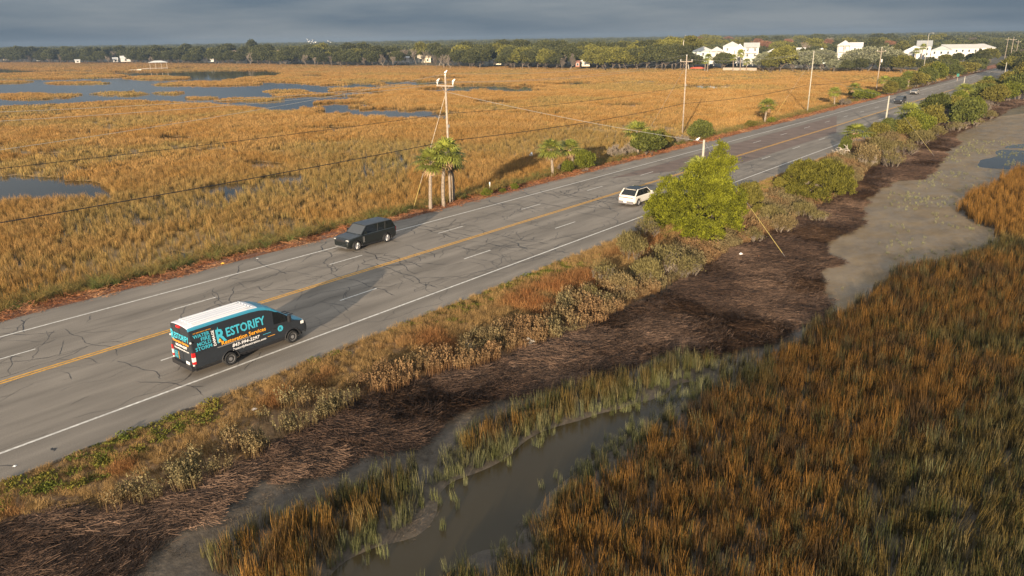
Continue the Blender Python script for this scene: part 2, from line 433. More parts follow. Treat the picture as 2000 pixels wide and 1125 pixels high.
def ground_material():
    m = bpy.data.materials.new('marsh_ground'); m.use_nodes = True
    nt = m.node_tree; N = nt.nodes; L = nt.links; b = N['Principled BSDF']
    tc = N.new('ShaderNodeTexCoord')
    def nz(scale, detail=6, sx=1, sy=1, ro=0.6):
        mp = N.new('ShaderNodeMapping'); mp.inputs['Scale'].default_value = (sx, sy, 1)
        L.new(tc.outputs['Object'], mp.inputs[0])
        n = N.new('ShaderNodeTexNoise'); n.inputs['Scale'].default_value = scale; n.inputs['Detail'].default_value = detail
        n.inputs['Roughness'].default_value = ro
        L.new(mp.outputs[0], n.inputs['Vector']); return n.outputs['Fac']
    def ramp(src, stops):
        r = N.new('ShaderNodeValToRGB'); e = r.color_ramp.elements
        while len(e) < len(stops): e.new(0.5)
        for k, (p, c) in enumerate(stops): e[k].position = p; e[k].color = (*c, 1)
        L.new(src, r.inputs[0]); return r.outputs[0]
    def mix(f, a, c, t='MIX'):
        x = N.new('ShaderNodeMixRGB'); x.blend_type = t
        if isinstance(f, float): x.inputs[0].default_value = f
        else: L.new(f, x.inputs[0])
        L.new(a, x.inputs[1]); L.new(c, x.inputs[2]); return x.outputs[0]
    at = N.new('ShaderNodeAttribute'); at.attribute_name = 'zone'
    at2 = N.new('ShaderNodeAttribute'); at2.attribute_name = 'zone2'
    s1 = N.new('ShaderNodeSeparateColor'); s2 = N.new('ShaderNodeSeparateColor')
    L.new(at.outputs['Color'], s1.inputs[0]); L.new(at2.outputs['Color'], s2.inputs[0])
    mud = ramp(nz(3.0, 9, 1, 1, .75), [(0.3, (0.045, 0.036, 0.026)), (0.5, (0.072, 0.058, 0.042)), (0.7, (0.12, 0.097, 0.07))])
    pond = ramp(nz(0.55, 9, 1, .5, .7), [(0.3, (0.135, 0.096, 0.052)), (0.5, (0.190, 0.138, 0.078)), (0.7, (0.245, 0.182, 0.107))])
    wrk = ramp(nz(6.0, 9, 1, .35), [(0.3, (0.018, 0.011, 0.008)), (0.5, (0.044, 0.027, 0.018)), (0.72, (0.09, 0.057, 0.038))])
    vrg = ramp(nz(5, 9, 1, 1, .75), [(0.3, (0.06, 0.036, 0.016)), (0.5, (0.20, 0.115, 0.048)), (0.7, (0.36, 0.22, 0.10))])
    lit = ramp(nz(5.0, 9), [(0.3, (0.06, 0.022, 0.010)), (0.52, (0.19, 0.075, 0.03)), (0.72, (0.34, 0.17, 0.08))])
    wdf = ramp(nz(0.3, 8), [(0.3, (0.05, 0.045, 0.02)), (0.7, (0.14, 0.10, 0.05))])
    lmar = ramp(nz(0.12, 7), [(0.3, (0.20, 0.13, 0.055)), (0.7, (0.36, 0.22, 0.08))])
    c = mix(s2.outputs[2], mud, lmar)
    c = mix(s2.outputs[0], c, pond)
    c = mix(s2.outputs[1], c, wdf)
    c = mix(s1.outputs[1], c, vrg)
    c = mix(s1.outputs[2], c, lit)
    c = mix(s1.outputs[0], c, wrk)
    L.new(c, b.inputs['Base Color'])
    mr = N.new('ShaderNodeMapRange'); mr.inputs[3].default_value = 0.85; mr.inputs[4].default_value = 0.72
    L.new(s2.outputs[0], mr.inputs[0])
    rr_ = N.new('ShaderNodeMapRange'); rr_.inputs[1].default_value = .42; rr_.inputs[2].default_value = .62; rr_.inputs[3].default_value = .42; rr_.inputs[4].default_value = 1.0
    L.new(nz(0.5, 7, 1, .6), rr_.inputs[0]); rm = N.new('ShaderNodeMath'); rm.operation = 'MULTIPLY'; L.new(mr.outputs[0], rm.inputs[0]); L.new(rr_.outputs[0], rm.inputs[1]); L.new(rm.outputs[0], b.inputs['Roughness'])
    b.inputs['Specular IOR Level'].default_value = 0.3
    bp = N.new('ShaderNodeBump'); bp.inputs['Strength'].default_value = 0.5; bp.inputs['Distance'].default_value = 0.08
    L.new(nz(4.0, 8), bp.inputs['Height']); L.new(bp.outputs[0], b.inputs['Normal'])
    return m

gm = np_mesh('ground', np.stack([fx_, fy_, GZ], 1), quads, ground_material(), True,
             {'zone': ('FLOAT_COLOR', 'POINT', colr), 'zone2': ('FLOAT_COLOR', 'POINT', col2)})
ground = np_obj('ground', gm)
tag(ground, kind='structure')

def water_material():
    m = bpy.data.materials.new('tidal_water'); m.use_nodes = True
    nt = m.node_tree; N = nt.nodes; L = nt.links; b = N['Principled BSDF']
    b.inputs['Base Color'].default_value = (0.036, 0.028, 0.013, 1)
    b.inputs['Roughness'].default_value = 0.05
    b.inputs['IOR'].default_value = 1.33
    b.inputs['Specular IOR Level'].default_value = 0.5
    tc = N.new('ShaderNodeTexCoord'); n = N.new('ShaderNodeTexNoise'); n.inputs['Scale'].default_value = 1.6; n.inputs['Detail'].default_value = 4
    mp = N.new('ShaderNodeMapping'); mp.inputs['Scale'].default_value = (1, 2.5, 1)
    L.new(tc.outputs['Object'], mp.inputs[0]); L.new(mp.outputs[0], n.inputs['Vector'])
    bp = N.new('ShaderNodeBump'); bp.inputs['Strength'].default_value = 0.06; bp.inputs['Distance'].default_value = 0.04
    L.new(n.outputs['Fac'], bp.inputs['Height']); L.new(bp.outputs[0], b.inputs['Normal'])
    return m
w_ = MB(); w_.add([(-5000, -2500, WATER_Z), (5000, -2500, WATER_Z), (5000, 8000, WATER_Z), (-5000, 8000, WATER_Z)], [(0, 1, 2, 3)])
tag(w_.build('water', water_material()), kind='structure')

# ------------------------------------------------------------------ road
RX0, RX1 = -52.9, -32.1
def asphalt_material():
    m = bpy.data.materials.new('asphalt'); m.use_nodes = True
    nt = m.node_tree; N = nt.nodes; L = nt.links; b = N['Principled BSDF']
    tc = N.new('ShaderNodeTexCoord')
    def nz(scale, detail, sx, sy):
        mp = N.new('ShaderNodeMapping'); mp.inputs['Scale'].default_value = (sx, sy, 1)
        L.new(tc.outputs['Object'], mp.inputs[0])
        n = N.new('ShaderNodeTexNoise'); n.inputs['Scale'].default_value = scale; n.inputs['Detail'].default_value = detail
        L.new(mp.outputs[0], n.inputs['Vector']); return n.outputs['Fac']
    r = N.new('ShaderNodeValToRGB'); r.color_ramp.elements[0].position = 0.3; r.color_ramp.elements[1].position = 0.72
    r.color_ramp.elements[0].color = (0.185, 0.163, 0.136, 1); r.color_ramp.elements[1].color = (0.265, 0.234, 0.195, 1)
    L.new(nz(0.9, 8, 1, .22), r.inputs[0])
    st = N.new('ShaderNodeValToRGB'); st.color_ramp.elements[0].position = 0.35; st.color_ramp.elements[1].position = 0.65
    st.color_ramp.elements[0].color = (0.76, 0.76, 0.76, 1); st.color_ramp.elements[1].color = (1.10, 1.10, 1.10, 1)
    L.new(nz(0.75, 3, 1, .012), st.inputs[0])
    mx = N.new('ShaderNodeMixRGB'); mx.blend_type = 'MULTIPLY'; mx.inputs[0].default_value = 1
    L.new(r.outputs[0], mx.inputs[1]); L.new(st.outputs[0], mx.inputs[2])
    gr = N.new('ShaderNodeValToRGB'); gr.color_ramp.elements[0].position = 0.35; gr.color_ramp.elements[1].position = 0.7
    gr.color_ramp.elements[0].color = (0.82, 0.82, 0.82, 1); gr.color_ramp.elements[1].color = (1.15, 1.15, 1.15, 1)
    L.new(nz(22, 3, 1, 1), gr.inputs[0])
    m2 = N.new('ShaderNodeMixRGB'); m2.blend_type = 'MULTIPLY'; m2.inputs[0].default_value = 1
    L.new(mx.outputs[0], m2.inputs[1]); L.new(gr.outputs[0], m2.inputs[2])
    L.new(m2.outputs[0], b.inputs['Base Color'])
    b.inputs['Roughness'].default_value = 0.85; b.inputs['Specular IOR Level'].default_value = 0.25
    bp = N.new('ShaderNodeBump'); bp.inputs['Strength'].default_value = 0.25; bp.inputs['Distance'].default_value = 0.02
    L.new(nz(30, 4, 1, 1), bp.inputs['Height']); L.new(bp.outputs[0], b.inputs['Normal'])
    return m
rd = MB()
ys = list(np.arange(-150, 220, 0.5)) + list(np.arange(220, 1300, 8))
ys = np.array(ys)
el = RX0 + (fbm(ys * 0, ys, 2.2, 3, 4) - .5) * 0.5
er = RX1 + (fbm(ys * 0 + 9, ys, 2.2, 8, 4) - .5) * 0.5
vs = []; fs = []
for i, y in enumerate(ys):
    vs += [(el[i], y, -0.3), (el[i], y, 0), (er[i], y, 0), (er[i], y, -0.3)]
for i in range(len(ys) - 1):
    a = i * 4
    for k in range(3): fs.append((a + k, a + k + 4, a + k + 5, a + k + 1))
rd.add(vs, fs)
road = rd.build('road', asphalt_material())
tag(road, kind='structure')
M_WHITE = mat('road_paint_white', (0.58, 0.56, 0.51), 0.6, noise=(5, 0.30))
M_YEL = mat('road_paint_yellow', (0.60, 0.31, 0.04), 0.6, noise=(5, 0.30))
M_TAR = mat('crack_sealant', (0.022, 0.022, 0.024), 0.5)
M_PATCH = mat('reddish_resurfacing', (0.150, 0.108, 0.086), 0.85, noise=(.5, 0.22))
def strip(name, x0, x1, segs, m, z=0.008):
    b = MB()
    for (a, c) in segs:
        n = max(1, int((c - a) / 6)) if c - a > 20 else 1
        b.add([(x0, a, z), (x1, a, z), (x1, c, z), (x0, c, z)], [(0, 1, 2, 3)])
    return b.build(name, m, road)
strip('edge_line', -50.05, -49.89, [(-150, 900)], M_WHITE)
strip('edge_line', -34.77, -34.61, [(-150, 900)], M_WHITE)
strip('centre_line', -42.93, -42.78, [(-150, 900)], M_YEL)
strip('centre_line', -42.64, -42.49, [(-150, 900)], M_YEL)
for k in range(-4, 46):
    y0 = 21.6 + 12.05 * k - (0.8 if k == 0 else 0)
    strip('lane_mark', -46.26, -46.13, [(y0, y0 + 3.25)], M_WHITE)
    y0 = 28.75 + 12.3 * k
    strip('lane_mark', -38.79, -38.66, [(y0, y0 + 3.2)], M_WHITE)
pa = px(1330, 345)[1]; pb = px(1690, 245)[1]
pm_ = MB(); pm_.add([(-48.2, pa - 6, 0.004), (-39.6, pa + 14, 0.004), (-39.4, pb - 14, 0.004), (-48.2, pb + 16, 0.004)], [(0, 1, 2, 3)])
pm_.build('resurfaced_patch', M_PATCH, road)

# tar-filled cracks: wandering ribbons with side branches
rc = random.Random(5)
cb = MB()
def crack(x, y, ang, length, w):
    pts = [(x, y)]; n = int(length / 0.28); a = ang
    for _ in range(n):
        a += rc.gauss(0, 0.38); a = ang + (a - ang) * 0.72
        x += math.cos(a) * 0.28; y += math.sin(a) * 0.28
        if x < RX0 + .6 or x > RX1 - .6: break
        pts.append((x, y))
        if w > 0.009 and rc.random() < 0.075: crack(x, y, a + rc.choice((-1, 1)) * rc.uniform(.6, 1.5), length * rc.uniform(.25, .5), w * 0.7)
    if len(pts) < 3: return
    vs = []; fs = []
    for i, p in enumerate(pts):
        q = pts[min(i + 1, len(pts) - 1)]; o = pts[max(i - 1, 0)]
        dx, dy = q[0] - o[0], q[1] - o[1]; l = math.hypot(dx, dy) or 1
        ww = w * (0.55 + 0.9 * rc.random()) * (1.0 + min(1.2, max(0, p[1] - 20) * .022)) * (1 if 0 < i < len(pts) - 1 else 0.1)
        vs += [(p[0] - dy / l * ww, p[1] + dx / l * ww, 0.004 + 0.002 * 0), (p[0] + dy / l * ww, p[1] - dx / l * ww, 0.004)]
    for i in range(len(pts) - 1): fs.append((2 * i + 1, 2 * i + 3, 2 * i + 2, 2 * i))
    z = 0.0045 + 0.002 * rc.random()
    cb.add([(a_, b_, z) for a_, b_, _ in vs], fs)
for k in range(95):
    y = rc.uniform(2, 105); crack(rc.uniform(-51, -36), y, rc.choice((0, math.pi)) + rc.gauss(0, .35), rc.uniform(3, 9), rc.uniform(.012, .028))
for k in range(70):
    y = rc.uniform(-5, 100); crack(rc.choice((-48.4, -47, -44.4, -41, -39.2, -36.6, -35.6)) + rc.gauss(0, .3), y, math.pi / 2 + rc.gauss(0, .12), rc.uniform(3, 12), rc.uniform(.008, .018))
for k in range(150):
    y = rc.uniform(2, 120); crack(rc.uniform(-50, -35), y, rc.uniform(0, 6.28), rc.uniform(1, 3), rc.uniform(.007, .015))
cb.build('crack_seal', M_TAR, road)
# ================================================================== GRASSES (mass cover)
def blades(name, n, h, spread, w, lean, seed, mat_, hvar=0.35, bend=0.25, tops=0.0, radial=False):
    """one clump: tapered two-segment blades; attribute var = per blade shade"""
    r = np.random.RandomState(seed)
    V = []; Fc = []; A_ = []
    for i in range(n):
        a = r.rand() * 6.283; rr = math.sqrt(r.rand()) * spread
        bx, by = math.cos(a) * rr, math.sin(a) * rr
        hh = h * (1 - hvar + 2 * hvar * r.rand() * (1 - 0.3 * rr / max(spread, .01)))
        la = a + r.randn() * 0.6 if radial else r.rand() * 6.283
        le = lean * hh * r.rand() + (0 if not radial else lean * hh * .5)
        dx, dy = math.cos(la), math.sin(la)
        wa = r.rand() * 6.283; wx, wy = math.cos(wa) * w * .5, math.sin(wa) * w * .5
        s = len(V); sh = r.rand()
        p1 = (bx + dx * le * .3, by + dy * le * .3, hh * .55)
        p2 = (bx + dx * le, by + dy * le, hh * (1 - bend * r.rand() * (le / hh)))
        V += [(bx - wx, by - wy, -.05), (bx + wx, by + wy, -.05), (p1[0] + wx * .9, p1[1] + wy * .9, p1[2]), (p1[0] - wx * .9, p1[1] - wy * .9, p1[2]),
              (p2[0] + wx * .3, p2[1] + wy * .3, p2[2]), (p2[0] - wx * .3, p2[1] - wy * .3, p2[2])]
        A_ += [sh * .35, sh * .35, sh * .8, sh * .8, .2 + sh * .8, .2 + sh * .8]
        Fc += [(s, s + 1, s + 2, s + 3), (s + 3, s + 2, s + 4, s + 5)]
    me = np_mesh(name, V, Fc, mat_, False, {'var': ('FLOAT', 'POINT', A_)})
    return me

def heads(name, n, h, spread, leaf, seed, mat_, stem=0.012):
    """clump of upright stems with small leaf tufts up their length (sea oxeye, groundsel)"""
    r = np.random.RandomState(seed); V = []; Fc = []; A_ = []
    for i in range(n):
        a = r.rand() * 6.283; rr = math.sqrt(r.rand()) * spread
        bx, by = math.cos(a) * rr, math.sin(a) * rr; hh = h * (.65 + .5 * r.rand())
        tx, ty = bx + r.randn() * .07 * h, by + r.randn() * .07 * h
        wa = r.rand() * 3.14; wx, wy = math.cos(wa) * stem, math.sin(wa) * stem
        s = len(V)
        V += [(bx - wx, by - wy, -.05), (bx + wx, by + wy, -.05), (tx + wx * .6, ty + wy * .6, hh), (tx - wx * .6, ty - wy * .6, hh)]
        A_ += [.12, .12, .3, .3]; Fc.append((s, s + 1, s + 2, s + 3))
        for k in range(r.randint(6, 10)):
            t = .5 + .5 * r.rand() ** .6
            cx, cy, cz = bx + (tx - bx) * t, by + (ty - by) * t, hh * t
            d = Vector((r.randn(), r.randn(), .5 + abs(r.randn()) * .6)).normalized()
            q = d.cross(Vector((r.randn(), r.randn(), r.randn()))).normalized()
            L_ = leaf * (.6 + .8 * r.rand()); s = len(V); sh = r.rand()
            p = Vector((cx, cy, cz))
            V += [tuple(p), tuple(p + d * L_ * .5 + q * L_ * .28), tuple(p + d * L_), tuple(p + d * L_ * .5 - q * L_ * .28)]
            A_ += [.5 + .5 * sh] * 4; Fc.append((s, s + 1, s + 2, s + 3))
    return np_mesh(name, V, Fc, mat_, False, {'var': ('FLOAT', 'POINT', A_)})

def straw(name, n, spread, ln, seed, mat_, h=.16):
    r = np.random.RandomState(seed); V = []; Fc = []; A_ = []
    base = r.rand() * 3.14
    for i in range(n):
        x, y = (r.rand() - .5) * spread * 2, (r.rand() - .5) * spread * 2
        a = r.randn() * .55; l = ln * (.4 + .8 * r.rand()); dx, dy = math.cos(a) * l, math.sin(a) * l
        z0 = .02 + h * r.rand(); z1 = .02 + h * r.rand(); w = .003 + .004 * r.rand(); s = len(V); sh = r.rand() ** 1.6
        nx_, ny_ = -math.sin(a) * w, math.cos(a) * w
        V += [(x - nx_, y - ny_, z0), (x + nx_, y + ny_, z0 + .01), (x + dx + nx_, y + dy + ny_, z1 + .01), (x + dx - nx_, y + dy - ny_, z1)]
        A_ += [sh] * 4; Fc.append((s, s + 1, s + 2, s + 3))
    return np_mesh(name, V, Fc, mat_, False, {'var': ('FLOAT', 'POINT', A_)})

def scatter(name, meshes, P, rot, scl, idx, tint, label, cat):
    """one object that stands the clump meshes on its points"""
    pc = bpy.data.collections.new(name + '_clumps')
    for k, me in enumerate(meshes):
        pc.objects.link(bpy.data.objects.new('%s_clump_%02d' % (name, k), me))
    n = len(P)
    me = bpy.data.meshes.new(name)
    me.vertices.add(n); me.vertices.foreach_set('co', np.asarray(P, dtype=np.float32).ravel())
    for nm, t, arr, key in (('rot', 'FLOAT_VECTOR', rot, 'vector'), ('scl', 'FLOAT_VECTOR', scl, 'vector'), ('idx', 'INT', idx, 'value')):
        a = me.attributes.new(nm, t, 'POINT'); a.data.foreach_set(key, np.asarray(arr).ravel())
    a = me.attributes.new('tint', 'FLOAT_COLOR', 'POINT'); a.data.foreach_set('color', np.concatenate([np.asarray(tint), np.ones((n, 1))], 1).ravel())
    me.materials.append(meshes[0].materials[0])
    o = np_obj(name, me)
    ng = bpy.data.node_groups.new(name + '_scatter', 'GeometryNodeTree')
    ng.interface.new_socket('Geometry', in_out='INPUT', socket_type='NodeSocketGeometry')
    ng.interface.new_socket('Geometry', in_out='OUTPUT', socket_type='NodeSocketGeometry')
    N = ng.nodes; L = ng.links
    gi = N.new('NodeGroupInput'); go = N.new('NodeGroupOutput')
    ci = N.new('GeometryNodeCollectionInfo'); ci.inputs[0].default_value = pc
    ci.inputs['Separate Children'].default_value = True; ci.inputs['Reset Children'].default_value = True
    ip = N.new('GeometryNodeInstanceOnPoints'); ip.inputs['Pick Instance'].default_value = True
    def na(nm, t):
        q = N.new('GeometryNodeInputNamedAttribute'); q.data_type = t; q.inputs['Name'].default_value = nm
        return [s for s in q.outputs if s.enabled and s.name == 'Attribute'][0]
    L.new(gi.outputs[0], ip.inputs['Points']); L.new(ci.outputs[0], ip.inputs['Instance'])
    L.new(na('idx', 'INT'), ip.inputs['Instance Index']); L.new(na('rot', 'FLOAT_VECTOR'), ip.inputs['Rotation']); L.new(na('scl', 'FLOAT_VECTOR'), ip.inputs['Scale'])
    L.new(ip.outputs[0], go.inputs[0])
    md = o.modifiers.new('scatter', 'NODES'); md.node_group = ng
    tag(o, label, cat, kind='stuff')
    return o

RS = np.random.RandomState(11)
def inframe(x, y, z=-1.1, m=60):
    u, v = proj(x, y, z)
    return (u > -m) & (u < 2000 + m) & (v < 1125 + m * 2) & (v > 20) & ((-x * math.sin(YAW) + y * math.cos(YAW)) > 4)

def cand(x0, x1, y0, y1, dens, m=60):
    n = int((x1 - x0) * (y1 - y0) * dens)
    x = RS.uniform(x0, x1, n); y = RS.uniform(y0, y1, n)
    k = inframe(x, y, m=m); return x[k], y[k]

def mixc(a, b, t):
    a = np.asarray(a); b = np.asarray(b); t = np.asarray(t)[:, None]
    return a * (1 - t) + b * t

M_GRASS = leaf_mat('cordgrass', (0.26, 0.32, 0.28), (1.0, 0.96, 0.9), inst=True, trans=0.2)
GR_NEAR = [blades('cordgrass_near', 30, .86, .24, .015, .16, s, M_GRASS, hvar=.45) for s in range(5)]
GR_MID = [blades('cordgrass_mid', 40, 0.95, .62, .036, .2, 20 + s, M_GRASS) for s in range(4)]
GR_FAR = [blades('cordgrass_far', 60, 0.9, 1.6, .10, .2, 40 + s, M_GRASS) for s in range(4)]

ORANGE = (0.43, 0.215, 0.048); GOLD = (0.54, 0.315, 0.112); GREEN = (0.14, 0.145, 0.045); PALE = (0.27, 0.26, 0.13); BROWN = (0.20, 0.115, 0.045); OLIVE = (0.42, 0.31, 0.11)

def put(name, meshes, x, y, s, tint, label, cat, zoff=0.0, lean=0.1, rz=None, szmul=None, zmin=None, align=None):
    n = len(x)
    z = ground_z(x, y) + zoff
    if zmin is not None: z = np.maximum(z, zmin)
    rot = np.stack([RS.randn(n) * lean, RS.randn(n) * lean, RS.uniform(0, 6.283, n) if rz is None else rz], 1)
    sz = s * RS.uniform(.8, 1.2, n) if szmul is None else szmul * RS.uniform(.85, 1.15, n)
    scl = np.stack([s, s, sz], 1)
    return scatter(name, meshes, np.stack([x, y, z], 1), rot, scl, RS.randint(0, len(meshes), n), np.clip(tint, 0, 1), label, cat)

# near-side marsh
x, y = cand(-26, 40, 10, 75, 10.0)
zz, u, v = zones(x, y)
k = zz['gmain'] | zz['gsmall']; 
en = fbm(x, y, 2.2, 31, 3); en2 = fbm(x, y, 9, 37, 3)
# thinner and greener at the edges: how many neighbours at 1.6 m are also grass
def edge(x, y, keys, d=1.5):
    t = 0
    for a in range(6):
        q = zones(x + math.cos(a) * d, y + math.sin(a) * d)[0]
        t = t + sum(q[kk] for kk in keys).clip(0, 1)
    return t / 6.0
x, y, u, v = x[k], y[k], u[k], v[k]
e = edge(x, y, ['gmain', 'gsmall'], 1.1); n1 = fbm(x, y, 1.6, 31, 3); n2 = fbm(x, y, 8, 37, 3)
keep = RS.rand(len(x)) < np.clip(0.30 + e * 1.1 - (n2 < .40) * .3 - (n1 < .36) * .3, 0, 1)
x, y, e, n1, n2 = x[keep], y[keep], e[keep], n1[keep], n2[keep]
t = mixc(ORANGE, BROWN, sstep(.5, .7, n1)); 
t = t * (1 - .0) 
g = np.clip(sstep(.85, .35, e) * .9 + sstep(.54, .40, n2) * .65 + (RS.rand(len(x)) < .22) * .8, 0, 1)
t = mixc(GREEN, PALE, (RS.rand(len(x)) < .25 + .4 * (e < .7)) * 1.0) * g[:, None] + t * (1 - g[:, None])
s = (.65 + .6 * RS.rand(len(x))) * (.72 + .28 * sstep(.3, 1, e)) * 1.02
t = t * (np.where(x < -14, 1.35, 1.0) * (.72 + .5 * fbm(x, y, 11, 83, 3)))[:, None]
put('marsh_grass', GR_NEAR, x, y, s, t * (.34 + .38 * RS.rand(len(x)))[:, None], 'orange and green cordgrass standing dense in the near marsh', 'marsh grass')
# near-side marsh further back
x, y = cand(-14, 60, 75, 220, 4.5)
zz, u, v = zones(x, y); k = zz['gmain']; x, y = x[k], y[k]
n1 = fbm(x, y, 3, 31, 3); n2 = fbm(x, y, 9, 37, 3)
t = mixc(np.array(ORANGE), np.array(OLIVE), sstep(.45, .65, n2))
put('marsh_grass', GR_NEAR, x, y, (.8 + .5 * RS.rand(len(x))), t * (.55 + .4 * RS.rand(len(x)))[:, None], 'orange brown cordgrass behind the mudflat', 'marsh grass')
# stray tufts on the mudflat and in the creek
x, y = cand(-20, 12, 38, 150, 1.2)
zz, u, v = zones(x, y); n1 = fbm(x, y, 5, 71, 4)
k = (zz['pond'] | (zz['creek'])) & (((n1 > .50) & (u > 1730) & (RS.rand(len(x)) < .9)) | (RS.rand(len(x)) < .012) | (zz['creek'] & (n1 > .56) & (RS.rand(len(x)) < .5))); x, y = x[k], y[k]
put('mudflat_tuft', GR_NEAR, x, y, .38 + .3 * RS.rand(len(x)), np.tile(PALE, (len(x), 1)) * (1.0 + .6 * RS.rand(len(x)))[:, None], 'pale green tufts scattered over the mudflat', 'marsh grass', szmul=.25)

# sparse pale shoots along the creek banks
x, y = cand(-24, -6, 10, 50, 9.0)
zz, u, v = zones(x, y); ec = edge(x, y, ['creek'], .8)
k = ((~zz['creek'] & (ec > 0) & ~zz['wrack']) | (zz['creek'] & (ec < .95) & (RS.rand(len(x)) < .35))) & (fbm(x, y, 1.4, 91, 3) > .44) & (RS.rand(len(x)) < .8); x, y = x[k], y[k]
put('creek_shoots', GR_NEAR, x, y, .40 + .35 * RS.rand(len(x)), mixc(PALE, GREEN, RS.rand(len(x))) * (.8 + .5 * RS.rand(len(x)))[:, None], 'pale green shoots thinning out along the creek banks', 'marsh grass', szmul=.55, zmin=WATER_Z - .02)

# far-side marsh, three depths
def left_marsh(x0, x1, y0, y1, dens, meshes, label, s0, seedo, zmul=1.0):
    x, y = cand(x0, x1, y0, y1, dens)
    zz, u, v = zones(x, y)
    n1 = fbm(x, y, 5, 51, 3); n2 = fbm(x, y, 26, 57, 4); n3 = fbm(x, y, 2.0, 61, 3)
    thin = np.clip(sstep(.40, .60, n2) * 1.0 + .38, 0, 1)
    # the thin grey-green band across the middle of the near marsh
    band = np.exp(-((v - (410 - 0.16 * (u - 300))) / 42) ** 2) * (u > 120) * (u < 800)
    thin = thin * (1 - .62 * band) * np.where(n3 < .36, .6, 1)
    k = zz['left'] & ~zz['lake'] & (x < -59) & (RS.rand(len(x)) < thin)
    x, y, u, v, n1, n2, n3, band = [q[k] for q in (x, y, u, v, n1, n2, n3, band)]
    t = mixc(GOLD, ORANGE, sstep(.42, .62, n1) * .52)
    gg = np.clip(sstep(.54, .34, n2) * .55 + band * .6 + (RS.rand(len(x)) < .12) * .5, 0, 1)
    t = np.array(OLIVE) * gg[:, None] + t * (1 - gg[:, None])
    # toward the far shore the grass goes browner
    fb = sstep(150, 122, v) * .6
    t = np.array((.30, .18, .09)) * fb[:, None] + t * (1 - fb[:, None])
    s = s0 * (.75 + .5 * RS.rand(len(x)))
    put('marsh_grass', meshes, x, y, s, t * (.86 + .28 * RS.rand(len(x)))[:, None], label, 'marsh grass', zmin=WATER_Z - .05, szmul=zmul * s)
left_marsh(-110, -58, 12, 125, 8.0, GR_NEAR, 'golden marsh grass standing in shallow water just beyond the road', .95, 0, .8)
left_marsh(-220, -110, 20, 260, 2.2, GR_MID, 'golden marsh grass in the middle of the far marsh', 1.1, 0, .62)
left_marsh(-110, -58, 125, 430, 1.5, GR_MID, 'golden marsh grass beside the distant stretch of road', 1.1, 0, .6)
left_marsh(-520, -220, 40, 400, .6, GR_FAR, 'golden brown marsh grass around the open tidal water', 1.0, 0, .5)
left_marsh(-1150, -520, 100, 400, .16, GR_FAR, 'brown marsh grass in front of the left treeline', 1.5, 0, .45)
left_marsh(-220, -110, 260, 430, .42, GR_FAR, 'flat golden marsh grass below the white houses', 1.0, 0, .5)

# tall tufts along the far verge
M_TUFT = leaf_mat('verge_tuft', (0.5, 0.5, 0.42), (1.0, 1.0, .9), inst=True, trans=0.2)
TUFT = [blades('tuft', 70, .95, .18, .02, .75, 60 + s, M_TUFT, radial=True, bend=.5) for s in range(4)]
x, y = cand(-60.5, -55.7, 5, 300, 3.0, 30)
nn = fbm(x, y, 4, 22, 3); kk = (RS.rand(len(x)) < np.where((x > -56.5 - (nn - .5) * 3), .15, .95)) & (y < 300); x, y = x[kk], y[kk]
tt = mixc((.24, .20, .07), (.30, .19, .06), RS.rand(len(x))); gq = RS.rand(len(x)) < .25; tt[gq] = (.15, .17, .05)
put('verge_grass', TUFT, x, y, .55 + .5 * RS.rand(len(x)), tt * (.8 + .35 * RS.rand(len(x)))[:, None], 'yellow green grass tufts along the far verge of the road', 'grass')
# leaf litter and short straw on the far verge
M_STRAW = leaf_mat('straw', (0.26, 0.23, 0.22), (1.0, .92, .85), inst=True, trans=0.0)
STRAWS = [straw('straw', 230, .6, .38, 80 + s, M_STRAW, h=.10) for s in range(5)]
LITTER = [straw('litter', 70, .6, .16, 90 + s, M_STRAW, h=.10) for s in range(3)]
x, y = cand(-57.8, -52.8, 3, 240, 2.4, 30)
tt = mixc((.40, .165, .07), (.55, .33, .17), RS.rand(len(x)) ** 2)
put('leaf_litter', LITTER, x, y, .7 + .8 * RS.rand(len(x)), tt, 'red brown leaf litter strewn along the far edge of the asphalt', 'leaf litter', lean=.15)
# wrack: mat of dead reed straw washed up on the near side
x, y = cand(-31, -10, 4, 230, 8.0, 30)
zz, u, v = zones(x, y); k = zz['wrack']; x, y = x[k], y[k]
th = math.pi / 2 + (fbm(x, y, 5, 12, 2) - .5) * 5.0
dk = fbm(x, y, 3.5, 19, 3)
tt = mixc((.088, .057, .039), (.175, .12, .084), sstep(.35, .65, dk)) * (.6 + .7 * RS.rand(len(x)))[:, None]
put('wrack', STRAWS, x, y, .75 + .6 * RS.rand(len(x)), tt, 'brown mat of dead reed straw washed up along the bank', 'reed wrack', rz=th, lean=.08)
# straw scraps spilling on the mud
x, y = cand(-26, -10, 6, 60, 1.0, 30)
zz, u, v = zones(x, y); k = ~zz['wrack'] & ~zz['creek'] & ~zz['pond'] & ~zz['gmain'] & ~zz['gsmall'] & (x > -24.5); x, y = x[k], y[k]
put('wrack', LITTER, x, y, .4 + .4 * RS.rand(len(x)), np.tile((.17, .14, .105), (len(x), 1)), 'grey straw crumbs lying on the bare mud', 'reed wrack', lean=.05)

